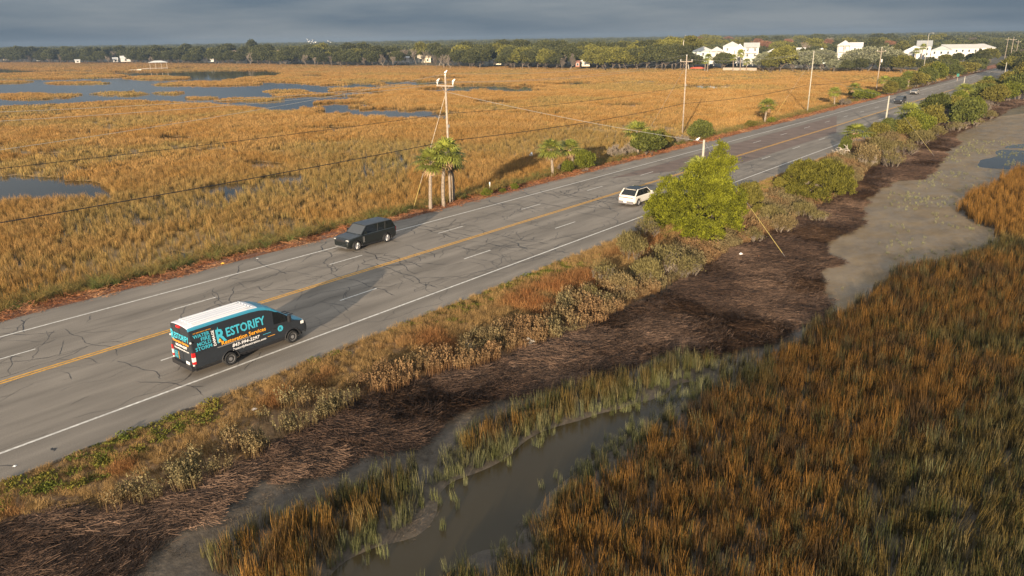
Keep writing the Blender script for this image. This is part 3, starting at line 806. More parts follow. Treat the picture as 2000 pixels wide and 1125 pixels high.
# near verge: green weeds, dry grass, russet weeds, grey-tan sea oxeye
M_OX = leaf_mat('oxeye', (0.36, 0.25, 0.16), (1.0, .96, .78), inst=True, trans=.15)
OX = [heads('oxeye', 30, .85, .42, .085, 100 + s, M_OX) for s in range(4)]
WEED = [heads('weed', 46, .12, .36, .06, 110 + s, M_OX, .006) for s in range(3)]
DRY = [blades('dry', 80, .42, .38, .014, .9, 120 + s, M_TUFT, bend=.5) for s in range(3)]
x, y = cand(-32.1, -22.5, 3, 150, 17.0, 30)
zz, u, v = zones(x, y); k = ~zz['wrack'] & ~zz['pond'] & ~zz['creek'] & (x < -24) & (ground_z(x, y, zz) > -1.15); x, y = x[k], y[k]
d = x + 32.0; nn = fbm(x, y, 3, 41, 3); n5 = fbm(x, y, 7, 43, 3)
c = RS.rand(len(x))
green = (d < .9 + nn * 1.6) & (n5 + (RS.rand(len(x)) - .5) * .5 > .63)
ox = ~green & (d < wrack_x(y) + 32.4) & (d > wrack_x(y) + 32 - np.interp(y, [5, 9, 14, 24, 40, 60, 90], [.2, 1.1, 1.7, 1.9, 3.6, 4.6, 5.5]) + (nn - .5) * 2.6)
dry = ~green & ~ox & (d < wrack_x(y) + 32.3)
green &= y < 130
q = green & (c < .75)
put('roadside_weeds', WEED, x[q], y[q], .6 + .7 * RS.rand(q.sum()), mixc((.12, .16, .03), (.24, .23, .05), RS.rand(q.sum())), 'bright green weeds along the near edge of the asphalt', 'weeds')
q = dry & (c < .98); rus = sstep(.44, .60, fbm(x[q], y[q], 2.6, 47, 3)) * sstep(.5, 2.5, x[q] + 32)
tt = mixc((.42, .27, .12), (.31, .125, .045), rus * (.55 + .45 * RS.rand(len(rus)))); tt = tt * (.75 + .5 * RS.rand(len(tt)))[:, None]
put('dry_grass', DRY, x[q], y[q], (.42 + .5 * RS.rand(q.sum()) + rus * .5) * np.interp(y[q], [15, 35], [.7, 1.05]), tt, 'tan and russet dry grass on the near verge', 'grass')
q = ox & (c < .42 * np.clip(fbm(x, y, 2.2, 77, 3) * 2.6 - .55, .08, 1))
tt = mixc((.27, .18, .105), (.21, .185, .11), sstep(.35, .65, fbm(x[q], y[q], 3, 49, 3))) * (.75 + .5 * RS.rand(q.sum()))[:, None]
put('sea_oxeye', OX, x[q], y[q], .62 + .5 * RS.rand(q.sum()), tt, 'grey tan low shrubby ground cover between verge and reed wrack', 'ground cover')
# ================================================================== PLANTS
def foliage(lobes, ntuft, per, tr, ll, lw, seed, up=.5, inner=.15, droop=0):
    """leaf blades in tufts over the outside of overlapping lobes -> V, F, A"""
    r = np.random.RandomState(seed)
    vol = np.array([(l[3] * l[4] + l[4] * l[5] + l[3] * l[5]) for l in lobes]); vol = vol / vol.sum()
    T = []; D = []
    L_ = np.array(lobes, dtype=float)
    while len(T) < ntuft:
        i = r.choice(len(lobes), p=vol); c = L_[i, :3]; q = L_[i, 3:]
        d = r.randn(3); d /= np.linalg.norm(d)
        if d[2] < -.55: d[2] *= -.3
        k = 1.0 - abs(r.randn()) * .10 if r.rand() > inner else r.uniform(.35, .9)
        p = c + d * q * k
        if p[2] < 0.05: continue
        s = (((p - L_[:, :3]) / L_[:, 3:]) ** 2).sum(1); s[i] = 9
        if (s < .55).any() and r.rand() > .12: continue
        T.append(p); D.append(d / q * q.mean())
    T = np.array(T); D = np.array(D); D /= np.linalg.norm(D, axis=1)[:, None]
    n = ntuft * per
    tsh = np.repeat(r.rand(ntuft), per)
    P = np.repeat(T, per, 0) + r.randn(n, 3) * tr * np.array((1, 1, .8))
    dirs = np.repeat(D, per, 0) * .8 + r.randn(n, 3) * .6; dirs[:, 2] += up - droop
    dirs /= np.linalg.norm(dirs, axis=1)[:, None]
    side = np.cross(dirs, r.randn(n, 3)); side /= np.linalg.norm(side, axis=1)[:, None] + 1e-9
    l = (ll * r.uniform(.6, 1.4, n))[:, None]; w = (lw * r.uniform(.6, 1.4, n))[:, None]
    V = np.stack([P - dirs * l * .4, P + side * w, P + dirs * l * .6, P - side * w], 1).reshape(-1, 3)
    F = np.arange(n * 4).reshape(-1, 4)
    A = np.repeat(np.clip(.02 + .6 * tsh ** 1.2 + .38 * r.rand(n) ** 1.3, 0, 1), 4)
    return V, F, A

def branchset(levels, seed, h, spread, rad, n0=4, lean=.1, kids_=4, ratio=.62, gnarl=.2, trunk_len=.35, updraft=.35, minr=.006):
    """woody skeleton as MB"""
    r = random.Random(seed); b = MB()
    def grow(p, d, ln, rd_, lv):
        pts = [p]; q = Vector(p); dd = Vector(d)
        ns = 3 if lv > 0 else 2
        for k in range(ns):
            dd = (dd + Vector((r.gauss(0, gnarl), r.gauss(0, gnarl), r.gauss(0, gnarl) * .6 + .05))).normalized()
            q = q + dd * ln / ns; pts.append(tuple(q))
        b.cv = r.random()
        b.tube(pts, [max(minr, rd_ * (1 - .5 * k / ns)) for k in range(ns + 1)], 5 if rd_ > .08 else 3, cap=False)
        if lv <= 0: return
        for k in range(kids_ if lv > 1 else kids_ + 1):
            t = r.uniform(.35, 1); i = min(ns - 1, int(t * ns)); f = t * ns - i
            s = Vector(pts[i]).lerp(Vector(pts[i + 1]), f)
            side = Vector((r.gauss(0, 1), r.gauss(0, 1), r.gauss(0, .35))).normalized()
            nd = (dd * .55 + side * spread + Vector((0, 0, updraft))).normalized()
            grow(tuple(s), nd, ln * ratio * r.uniform(.75, 1.2), rd_ * .55, lv - 1)
    for k in range(n0):
        a = 6.283 * k / n0 + r.random(); le = lean if n0 == 1 else lean + .25
        d = Vector((math.cos(a) * le, math.sin(a) * le, 1)).normalized()
        grow((math.cos(a) * .04 * n0, math.sin(a) * .04 * n0, -.15), d, h * trunk_len, rad, levels)
    return b

M_BARK = leaf_mat('bark', (.07, .055, .045), (.17, .14, .11), trans=0, rough=.9)
M_GREYWOOD = leaf_mat('bare_twigs', (.10, .08, .062), (.25, .21, .17), trans=0, rough=.9)
M_WHITEWOOD = leaf_mat('weathered_wood', (.34, .30, .25), (.60, .55, .47), trans=0, rough=.9)
M_CEDAR = leaf_mat('cedar_leaf', (.035, .042, .004), (.215, .225, .014), trans=.2)
M_CEDAR2 = leaf_mat('cedar_leaf_tan', (.045, .048, .007), (.24, .22, .030), trans=.2)
M_DARK = leaf_mat('dark_leaf', (.035, .045, .010), (.12, .13, .025), trans=.15)
M_WAX = leaf_mat('waxy_leaf', (.05, .065, .008), (.17, .18, .02), trans=.2)
M_OLIVE = leaf_mat('olive_leaf', (.07, .065, .012), (.19, .165, .03), trans=.15)
M_TAN = leaf_mat('tan_leaf', (.085, .06, .026), (.28, .215, .095), trans=.15)
M_TAN2 = leaf_mat('olive_tan_leaf', (.075, .06, .022), (.235, .20, .075), trans=.15)
M_PALM = leaf_mat('palm_leaf', (.035, .05, .008), (.34, .36, .065), trans=.25, rough=.5, spec=.4)
M_PALMDEAD = leaf_mat('dead_palm_leaf', (.14, .085, .045), (.42, .29, .17), trans=.1)
M_PTRUNK = mat('palm_trunk', (.22, .18, .14), .95, noise=(9, .4))
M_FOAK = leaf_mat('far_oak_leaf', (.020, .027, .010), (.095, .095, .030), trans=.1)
M_FOAK2 = leaf_mat('far_oak_leaf_yellow_green', (.045, .05, .010), (.19, .175, .035), trans=.1)  # lighter yellow green foliage, the leaves' own colour
M_FGREY = leaf_mat('far_oak_leaf_grey', (.07, .08, .045), (.26, .26, .16), trans=.1)
M_FRED = leaf_mat('far_red_twigs', (.12, .05, .03), (.30, .16, .09), trans=.1)

def crown(name, parent, m, *a, **k):
    V, F, A = foliage(*a, **k)
    o = np_obj(name, np_mesh(name, V, F, m, False, {'var': ('FLOAT', 'POINT', A)}), parent); return o

def lobes_rand(seed, n, rx, ry, rz, cz, size=.5, flat=.85):
    r = random.Random(seed); L_ = [(0, 0, cz, rx * .72, ry * .72, rz * .78)]
    for k in range(n):
        a = r.random() * 6.283; e = r.uniform(-.35, 1.0); ce = math.sqrt(max(0, 1 - e * e))
        s = size * r.uniform(.7, 1.25)
        L_.append((math.cos(a) * rx * .7 * ce, math.sin(a) * ry * .7 * ce, cz + e * rz * .68, rx * s * .62, ry * s * .62, rz * s * .62 * flat))
    return L_

PROTO = {}
def proto(key, fn): PROTO[key] = fn

def make_bush(kind, seed):
    if kind == 'green':
        t = empty('shrub'); crown('crown', t, M_WAX, lobes_rand(seed, 9, 1, 1, .85, .85), 420, 16, .10, .17, .045, seed)
        branchset(1, seed, 1.0, .6, .05, 4, .3).build('branches', M_BARK, t)
    elif kind == 'dark':
        t = empty('shrub'); crown('crown', t, M_DARK, lobes_rand(seed, 10, 1, 1, .8, .8), 520, 15, .09, .15, .045, seed)
        branchset(1, seed, 1.0, .6, .05, 4, .3).build('branches', M_BARK, t)
    elif kind == 'olive':
        t = empty('shrub'); crown('crown', t, M_OLIVE, lobes_rand(seed, 9, 1, 1, .85, .85), 430, 15, .10, .17, .045, seed)
        branchset(1, seed, 1.0, .6, .05, 4, .3).build('branches', M_BARK, t)
    elif kind == 'tan':
        t = empty('shrub'); crown('crown', t, M_TAN, lobes_rand(seed, 12, 1.1, 1.1, .8, .85, .38), 260, 11, .13, .15, .026, seed, up=1.1, inner=.4)
        branchset(3, seed, 1.9, .5, .035, 6, .5, kids_=3, gnarl=.15).build('branches', M_GREYWOOD, t)
    elif kind == 'wisp':
        t = empty('shrub'); crown('crown', t, M_TAN2, lobes_rand(seed, 12, 1.1, 1.1, .9, .9, .36), 120, 9, .14, .13, .020, seed, up=1.3, inner=.5)
        branchset(4, seed, 2.0, .45, .032, 7, .5, kids_=3, gnarl=.14, minr=.006).build('branches', M_GREYWOOD, t)
    elif kind == 'brush':
        t = empty('shrub'); crown('crown', t, M_TAN2, lobes_rand(seed, 13, 1.15, 1.15, .75, .8, .36), 330, 9, .13, .17, .022, seed, up=1.2, inner=.4)
        branchset(3, seed, 1.8, .5, .03, 6, .5, kids_=3, gnarl=.15).build('branches', M_GREYWOOD, t)
    elif kind == 'grey':
        t = empty('shrub')
        branchset(4, seed, 1.5, .65, .04, 7, .55, kids_=4, ratio=.68, minr=.007).build('branches', M_GREYWOOD, t)
    elif kind == 'bare':
        t = empty('shrub')
        branchset(4, seed, 2.3, .5, .06, 2, .1, kids_=4, ratio=.66, minr=.008).build('branches', M_GREYWOOD, t)
    return t

def off_road(x, y, clear=.6):
    if RX0 - clear < x < RX1 + clear: x = RX1 + clear if x > -42.7 else RX0 - clear
    return x, y

_bush = {}
_pl = random.Random(21)
def bush(kind, u, v, rpx, hpx, label, name='shrub', z=None, var=None):
    """shrub whose foot is at photo pixel u, v; rpx / hpx: half width and height in photo px"""
    z0 = -.3 if z is None else z
    x, y = off_road(*px(u, v, z0), rpx * CAM_H / (v - hor(u)) * .55)
    k = (kind, _pl.randrange(3) if var is None else var)
    if k not in _bush: t = _bush[k] = make_bush(kind, 300 + hash(kind[0]) % 1 + k[1] * 7 + len(kind)); 
    else: t = copy_tree(_bush[k])
    m_px = (CAM_H - z0) / (v - hor(u)) * 1.0
    big = 1.22 if (u > 1690 and kind not in ('wisp', 'brush', 'tan')) else 1.0
    rad = rpx * m_px * .98 * big; hh = hpx * m_px * big
    base_h = {'green': 1.75, 'dark': 1.65, 'olive': 1.75, 'tan': 1.75, 'wisp': 1.85, 'brush': 1.7, 'grey': 1.55, 'bare': 2.3}[kind]
    base_r = {'green': 1.05, 'dark': 1.05, 'olive': 1.05, 'tan': 1.15, 'wisp': 1.15, 'brush': 1.15, 'grey': 1.2, 'bare': 1.1}[kind]
    t.location = (x, y, float(ground_z(np.array([x]), np.array([y]))[0]) - .02)
    t.rotation_euler = (0, 0, _pl.uniform(0, 6.28)); t.scale = (rad / base_r, rad / base_r, hh / base_h)
    t.name = name
    tag(t, label, 'shrub', 'roadside shrubs')
    return t

# ---- the two big cedars
def cedar():
    x, y = px(1362, 462, -.6); t = empty('cedar_tree', (x, y, -.8), 0, 1.19)
    r = random.Random(4); L_ = [(0, 0, 2.6, 2.5, 2.5, 2.2)]
    for k in range(30):
        a = r.random() * 6.283; zz = r.uniform(.7, 5.0); R_ = 3.1 * math.sqrt(max(.04, 1 - ((zz - 2.0) / 4.0) ** 2))
        L_.append((math.cos(a) * R_ * .8, math.sin(a) * R_ * .8, zz, .95, .95, .8))
    L_ += [(-2.3, -1.9, 2.3, 1.1, 1.1, 1.0), (-2.6, -1.7, 1.4, .9, .9, .8), (-1.9, -2.2, 3.1, .9, .9, .8), (.9, .5, 5.6, .75, .75, 1.15), (1.0, .9, 6.7, .42, .42, .9), (.1, -.2, 5.0, 1.2, 1.2, 1.0), (1.6, .9, 5.6, .6, .6, .8),(-1.9, -1.2, 3.9, .9, .9, .8)]
    crown('crown', t, M_CEDAR, L_, 2200, 34, .115, .15, .032, 5, up=.9, inner=.15)
    branchset(2, 8, 4.5, .7, .16, 3, .2).build('trunk', M_BARK, t)
    tag(t, 'large rounded yellow green cedar with a pointed top beside the white SUV', 'tree')
    x, y = px(1597, 385, -.6); t = empty('cedar_tree', (x, y, -.8), 0, 1.12)
    r = random.Random(14); L_ = [(0, 0, 1.9, 2.5, 2.5, 1.6)]
    for k in range(26):
        a = r.random() * 6.283; zz = r.uniform(.5, 3.4); R_ = 3.2 * math.sqrt(max(.04, 1 - ((zz - 1.3) / 2.9) ** 2))
        L_.append((math.cos(a) * R_ * .8, math.sin(a) * R_ * .8, zz, .9, .9, .75))
    crown('crown', t, M_CEDAR2, L_, 1150, 36, .12, .17, .034, 6, up=1.0, inner=.08)
    branchset(3, 9, 3.4, .8, .10, 4, .4).build('trunk', M_GREYWOOD, t)
    tag(t, 'broad low dome shaped yellow green cedar leaning over the reed wrack', 'tree')
cedar()

# ---- palms
def make_palm(seed, h, lean=(0, 0), dead=True, nf=30, bent=0):
    r = random.Random(seed); t = empty('palm_tree')
    tip = Vector((lean[0], lean[1], h))
    tb = MB(); pts = []; rr = []
    for k in range(9):
        f = k / 8; p = Vector((tip.x * f ** 1.5 + math.sin(f * 3.1) * bent, tip.y * f ** 1.5, h * f - .3 * (1 - f)))
        pts.append(p); rr.append(.155 - .035 * f + .02 * (k % 2))
    tb.tube(pts, rr, 9); tb.build('trunk', M_PTRUNK, t, True)
    def fan(b, base, az, el, plen, frad, nseg, curl):
        d = Vector((math.cos(az) * math.cos(el), math.sin(az) * math.cos(el), math.sin(el)))
        e = base + d * plen; b.tube([base, base + d * plen * .5 + Vector((0, 0, .03)), e], .014, 3, False)
        side = d.cross(Vector((0, 0, 1))); side = side.normalized() if side.length > .05 else Vector((1, 0, 0)); nrm = side.cross(d).normalized()
        sh = r.random()
        for k in range(nseg):
            a = (k / (nseg - 1) - .5) * 3.9 + r.gauss(0, .04)
            q = (d * math.cos(a) + side * math.sin(a))
            ln = frad * (1 - .25 * abs(a) / 2) * r.uniform(.9, 1.08)
            m_ = e + q * ln * .55 + nrm * .05; tp = e + q * ln * .95 - Vector((0, 0, 1)) * curl * ln * r.uniform(.7, 1.3) * (.6 + .4 * abs(a))
            wd = (nrm.cross(q)).normalized() * .062
            b.cv = max(0, min(1, .05 + .7 * sh + .25 * r.random()))
            n0 = b.n
            b.add([e - wd * .4, e + wd * .4, m_ + wd, m_ - wd, tp + wd * .25, tp - wd * .25], [(0, 1, 2, 3), (3, 2, 4, 5)])
    fb = MB()
    for k in range(nf):
        el = -.85 + 2.35 * ((k + r.random()) / nf); az = k * 2.39996 + r.gauss(0, .2)
        fan(fb, tip + Vector((0, 0, -.05 + .15 * (k / nf))), az, el, r.uniform(.75, 1.1) * (1 - .25 * max(0, el)), r.uniform(.9, 1.15), 13, .22)
    fb.build('fronds', M_PALM, t)
    if dead:
        db = MB()
        for k in range(int(nf * .6)):
            az = k * 2.39996 + r.gauss(0, .3); fan(db, tip + Vector((0, 0, -.15 - .35 * r.random())), az, r.uniform(-1.35, -.8), r.uniform(.35, .7), r.uniform(.55, .85), 11, .25)
        for k in range(20):
            a = r.random() * 6.283; z0 = -.25 - .7 * r.random(); c = tip + Vector((math.cos(a) * .17, math.sin(a) * .17, z0)); db.cv = r.random()
            db.tube([c, c + Vector((math.cos(a) * .16, math.sin(a) * .16, .28))], [.045, .02], 4)
        db.build('dead_fronds', M_PALMDEAD, t)
    return t
_palm = {}
def palm(u, v, crown_v, label, crown_u=None, size=1.0, var=0, dead=True, z=-.2, sq=1.0):
    x, y = off_road(*px(u, v, z)); h = (CAM_H - z) * (v - crown_v) / (v - hor(u)) * 1.0
    hb = (2.2, 4.2, 5.4)[0 if h < 3 else 1 if h < 4.8 else 2]
    key = (hb, var, dead)
    du = 0
    if crown_u is not None: du = (crown_u - u + 0.0) * (CAM_H) / (v - hor(u))
    if key not in _palm: t = _palm[key] = make_palm(int(50 + hb * 10 + var * 3), hb, ((.25, .1), (-.3, .25), (.1, -.2))[var % 3], dead, bent=(.0, .12, -.1)[var % 3])
    else: t = copy_tree(_palm[key])
    s = size * 1.22
    t.location = (x, y, float(ground_z(np.array([x]), np.array([y]))[0]) - .02)
    t.scale = (s, s, max(h / hb, .3)); t.rotation_euler = (0, 0, _pl.uniform(0, 6.28))
    t.name = 'palm_tree'
    tag(t, label, 'palm tree', 'cabbage palms along the road')
    return t
palm(841, 407, 308, 'leftmost palm, taller pale trunk, in the clump by the nearest power pole', var=0, size=1.0)
palm(867, 403, 290, 'palm with slightly bent trunk between the leftmost palm and the nearest power pole', var=1, size=1.02)
palm(885, 388, 298, 'dark green palm crowding against the nearest power pole from behind', var=2, size=.95)
palm(1080, 341, 282, 'palm with a bare straight trunk left of the round bright shrub', var=0, size=.98)
palm(1119, 330, 279, 'palm whose trunk rises from grey twigs behind the pair of green shrubs', var=1, size=.95)
palm(1246, 300, 246, 'palm crown rising from the dark thicket left of the second power pole', var=2, size=1.15, dead=False)
palm(1493, 239, 199, 'small leaning palm alone at the marsh edge left of the third power pole', var=1, size=1.0)
palm(1630, 203, 172, 'small straight palm between the third power pole and the fourth', var=0, size=.95)
palm(1667, 190, 163, 'shaggy palm over a tan bush just left of the fourth power pole', var=2, size=1.1)
palm(1725, 178, 150, 'palm directly right of the foot of the fourth power pole', var=0, size=1.15)
palm(1773, 170, 143, 'shaggy yellowish palm with drooping skirt before the far bend', var=1, size=1.25)
palm(1812, 157, 130, 'palm behind the olive thicket on the far left verge', var=2, size=1.2)
palm(1659, 297, 254, 'palm with curved pinkish trunk on the near bank beside the road', var=1, size=1.15)
palm(1752, 250, 218, 'bushy palm beside the leaning grey post on the near bank', var=2, size=1.25)
palm(1848, 205, 173, 'full round palm on the near bank left of the far post', var=0, size=1.25)
palm(1884, 200, 178, 'low yellow green palm right of the far post on the near bank', var=1, size=1.1)
palm(1918, 188, 158, 'palm with visible trunk right of the far post', var=2, size=1.25)
palm(1950, 172, 150, 'yellow green palm at the right end of the near bank thicket', var=0, size=1.2)
palm(1966, 185, 162, 'palm standing below the tall pole at the right edge', var=1, size=1.1)
palm(1350, 428, 325, 'palm fronds poking out behind the large pointed cedar', var=1, size=1.0, dead=False)

# ---- shrubs: far verge (kind, foot u, foot v, half width px, height px, label)
SH = [
 ('green', 1108, 335, 17, 30, 'small bright green shrub behind the straight trunked palm'),
 ('green', 1143, 338, 21, 48, 'upright bright green shrub at the road edge right of the paired palms'),
 ('grey', 1102, 327, 22, 44, 'tangle of bare grey twigs between the paired palms'),
 ('grey', 1206, 303, 30, 50, 'big silver grey bare shrub at the left end of the dark thicket'),
 ('grey', 1236, 298, 22, 52, 'bare grey shrub under the palm crown in the dark thicket'),
 ('dark', 1268, 304, 38, 52, 'broad dark green shrub filling the thicket left of the second power pole'),
 ('olive', 1290, 292, 22, 46, 'olive shrub at the right end of the dark thicket'),
 ('grey', 1330, 276, 22, 34, 'bare grey shrub at the foot of the second power pole'),
 ('dark', 1366, 269, 28, 44, 'rounded dark shrub just right of the second power pole'),
 ('green', 951, 387, 12, 19, 'small round green shrub on the verge right of the three palms'),
 ('green', 1005, 374, 9, 15, 'tiny green shrub on the verge, further along than the small round one'),
 ('green', 982, 379, 7, 11, 'low yellow green sprig between the two small verge shrubs'),
 ('olive', 1467, 246, 13, 17, 'low olive shrub left of the lone leaning palm'),
 ('green', 1506, 240, 9, 14, 'small green shrub right of the lone leaning palm'),
 ('grey', 1648, 206, 16, 26, 'tan bare shrub right of the small straight palm'),
 ('green', 1690, 196, 24, 22, 'wide low green shrub left of the fourth power pole'),
 ('green', 1672, 186, 15, 22, 'green shrub under the shaggy palm by the fourth power pole'),
 ('olive', 1738, 186, 16, 24, 'olive shrub right of the fourth power pole along the road'),
 ('dark', 1752, 178, 17, 26, 'dark shrub between the fourth pole and the shaggy yellowish palm'),
 ('olive', 1786, 170, 22, 28, 'olive shrub below the shaggy yellowish palm'),
 ('dark', 1808, 167, 20, 30, 'dark green shrub behind the silver car, near the bend'),
 ('green', 1832, 162, 20, 34, 'tall yellow green shrub behind the silver car'),
 ('olive', 1822, 152, 26, 30, 'olive shrub on the far bank right of the fifth power pole'),
 ('dark', 1858, 150, 22, 24, 'dark shrub by the green roadside sign'),
 ('olive', 1886, 143, 22, 22, 'olive shrub at the far bend of the road'),
 ('dark', 1850, 140, 24, 24, 'dark shrub behind the green roadside sign'),
 ('dark', 1906, 138, 20, 24, 'dark shrub where the road disappears'),
 # near bank
 ('olive', 1462, 405, 26, 62, 'olive green shrub immediately right of the large pointed cedar'),
 ('olive', 1486, 418, 18, 36, 'smaller dark olive shrub against the right side of the pointed cedar'),
 ('dark', 1648, 303, 13, 38, 'narrow dark shrub left of the curved trunk palm'),
 ('olive', 1528, 372, 18, 36, 'olive brown shrub at the left end of the low dome cedar'),
 ('olive', 1712, 278, 20, 34, 'olive shrub between the curved trunk palm and the leaning post'),
 ('dark', 1700, 268, 16, 24, 'dark shrub behind the tan brush near the leaning post'),
 ('green', 1790, 262, 24, 44, 'yellow green shrub right of the leaning post'),
 ('olive', 1765, 268, 22, 36, 'brownish olive shrub right beside the leaning post foot'),
 ('dark', 1826, 232, 25, 44, 'dark shrub below the full round palm'),
 ('dark', 1880, 245, 28, 54, 'largest dark green shrub on the near bank'),
 ('bare', 1848, 240, 18, 46, 'bare branching shrub between the dark shrubs on the near bank'),
 ('grey', 1922, 215, 18, 34, 'bare grey shrub under the palm with visible trunk'),
 ('green', 1902, 222, 18, 32, 'green shrub left of the bare grey one on the near bank'),
 ('olive', 1940, 208, 20, 36, 'olive shrub near the right end of the near bank'),
 ('dark', 1990, 196, 26, 46, 'dark shrub at the far right edge above the mudflat'),
 ('olive', 1975, 180, 24, 34, 'olive shrub behind the far right dark one'),
 ('dark', 1955, 190, 18, 26, 'dark shrub at the foot of the tall right hand pole'),
 ('olive', 1998, 162, 24, 34, 'olive shrub highest on the right edge'),
 ('dark', 1975, 160, 20, 28, 'dark shrub above the right hand palms'),
 ('olive', 1945, 152, 18, 22, 'olive shrub where the near bank meets the bend'),
 ('dark', 1735, 266, 18, 30, 'dark shrub hugging the road side of the leaning post'), ('olive', 1812, 248, 24, 40, 'olive shrub between the yellow green shrub and the bare branching one'),
 ('olive', 1865, 228, 24, 36, 'olive shrub behind the largest dark green shrub'), ('green', 1872, 214, 18, 30, 'yellow green shrub under the low palm right of the far post'),
 ('dark', 1915, 205, 22, 36, 'dark shrub beneath the palm with visible trunk'), ('olive', 1900, 192, 20, 30, 'olive shrub on the road side of the palm with visible trunk'),
 ('dark', 1930, 190, 20, 32, 'dark shrub left of the tall right hand pole'), ('green', 1965, 200, 20, 34, 'yellow green shrub right of the tall right hand pole foot'),
 ('olive', 2008, 182, 26, 44, 'olive shrub cut by the right edge above the mudflat'), ('dark', 1905, 168, 20, 26, 'dark shrub hiding the road left of the tall right hand pole'),
 ('dark', 1925, 160, 20, 26, 'dark shrub further up the near bank, before the bend'),
]
for k, u, v, r_, h_, l_ in SH: bush(k, u, v, r_, h_, l_)
# tan groundsel brush on the near bank: (foot u, v, half width px, height px)
TB = [(1178, 545, 34, 62, 'tan brush clump nearest the camera at the start of the tall brush'), (1232, 505, 36, 70, 'tall tan brush left of the pointed cedar'),
      (1215, 560, 34, 52, 'olive tan brush in front of the row, above the oxeye'), (1262, 540, 34, 66, 'tan brush with pale stems below the cedar left side'),
      (1300, 520, 38, 72, 'pale stemmed brush directly under the cedar'), (1345, 525, 34, 56, 'short tan brush under the cedar centre'),
      (1508, 425, 30, 46, 'tan brush between the two cedars, nearer the road'), (1530, 440, 30, 44, 'tan brush between the two cedars, nearer the wrack'),
      (1570, 410, 28, 38, 'grey tan brush in front of the low dome cedar'), (1470, 458, 28, 40, 'tan brush right of the pointed cedar beside the guy wire'),
      (1600, 420, 24, 28, 'low tan brush below the low dome cedar'), (1625, 330, 26, 34, 'tan brush by the road left of the curved trunk palm'),
      (1690, 318, 30, 52, 'tan brush right of the curved trunk palm'), (1720, 300, 30, 46, 'tan brush above the dead white branches'),
      (1742, 318, 28, 42, 'tan brush beside the dead white branches'), (1768, 296, 28, 40, 'tan brush by the second guy wire'),
      (1800, 276, 26, 36, 'tan brush above the yellow guy guard'), (1735, 283, 24, 34, 'tan brush at the foot of the leaning post'),
      (1822, 262, 24, 28, 'tan brush below the yellow green shrub'), (1866, 250, 22, 24, 'low tan brush under the largest dark shrub'),
      (1900, 238, 22, 24, 'low tan brush by the third guy wire'), (1930, 226, 20, 22, 'last low tan brush along the near bank'),
      (1800, 240, 20, 30, 'tan brush behind the yellow green shrub'), (1650, 345, 22, 28, 'low tan brush right of the low dome cedar'),
      (1262, 470, 30, 56, 'tan brush between the white SUV and the cedar'), (1150, 575, 26, 40, 'low olive tan brush at the end of the green weeds')]
for k_, (u, v, r_, h_, l_) in enumerate(TB): bush(('wisp', 'brush', 'tan', 'brush', 'wisp')[k_ % 5], u, v, r_, h_, l_)
# dead white branches lying by the wrack
def deadwood(u, v, s, ang, label, seed, name='dead_branch'):
    x, y = px(u, v, -.8); b = branchset(3, seed, 2.6, .6, .09, 2, .1, kids_=3, ratio=.7, minr=.014)
    o = b.build(name, M_WHITEWOOD); o.location = (x, y, float(ground_z(np.array([x]), np.array([y]))[0]) + .25); o.rotation_euler = (R(74), 0, ang); o.scale = (s, s, s)
    tag(o, label, 'dead branch')
deadwood(1668, 312, 1.7, R(-60), 'large bleached dead branch fallen on the bank below the curved trunk palm', 3)
deadwood(1700, 322, 1.1, R(20), 'smaller bleached branch lying toward the reed wrack', 5)
deadwood(1046, 668, .45, R(-40), 'short pale forked stick at the edge of the oxeye', 8)
deadwood(927, 686, .4, R(-20), 'thin pale stick standing among grey oxeye', 11)

# ================================================================== FAR SHORE TREES
def make_far(kind, seed):
    t = empty('tree')
    r = random.Random(seed)
    if kind in ('oak', 'sunny', 'grey'):
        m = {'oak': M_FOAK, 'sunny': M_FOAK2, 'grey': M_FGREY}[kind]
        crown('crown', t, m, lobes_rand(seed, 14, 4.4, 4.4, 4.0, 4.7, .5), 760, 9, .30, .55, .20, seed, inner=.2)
        branchset(2, seed, 6.0, .8, .17, 1 if seed % 2 else 2, .15, kids_=4, trunk_len=.45).build('trunk', M_GREYWOOD if kind == 'grey' else M_BARK, t)
    elif kind == 'bare':
        branchset(5, seed, 9.5, .55, .20, 1, .05, kids_=4, ratio=.66, trunk_len=.42, minr=.022).build('branches', M_GREYWOOD, t)
    elif kind == 'red':
        crown('crown', t, M_FRED, lobes_rand(seed, 9, 3.8, 3.8, 3.2, 6.0, .5), 420, 7, .35, .5, .10, seed, inner=.35)
        branchset(3, seed, 9, .6, .24, 1, .05, kids_=4, trunk_len=.42, minr=.03).build('trunk', M_GREYWOOD, t)
    elif kind == 'pine':
        L_ = [(r.uniform(-2, 2), r.uniform(-2, 2), r.uniform(7.6, 10), 1.9, 1.9, .8) for _ in range(9)]
        crown('crown', t, M_FOAK2, L_, 380, 9, .25, .5, .13, seed, inner=.1)
        branchset(2, seed, 10, .6, .22, 1, .03, kids_=4, trunk_len=.85, ratio=.3).build('trunk', M_WHITEWOOD, t)
    return t
_far = {}
_fr = random.Random(99)
NK = 0
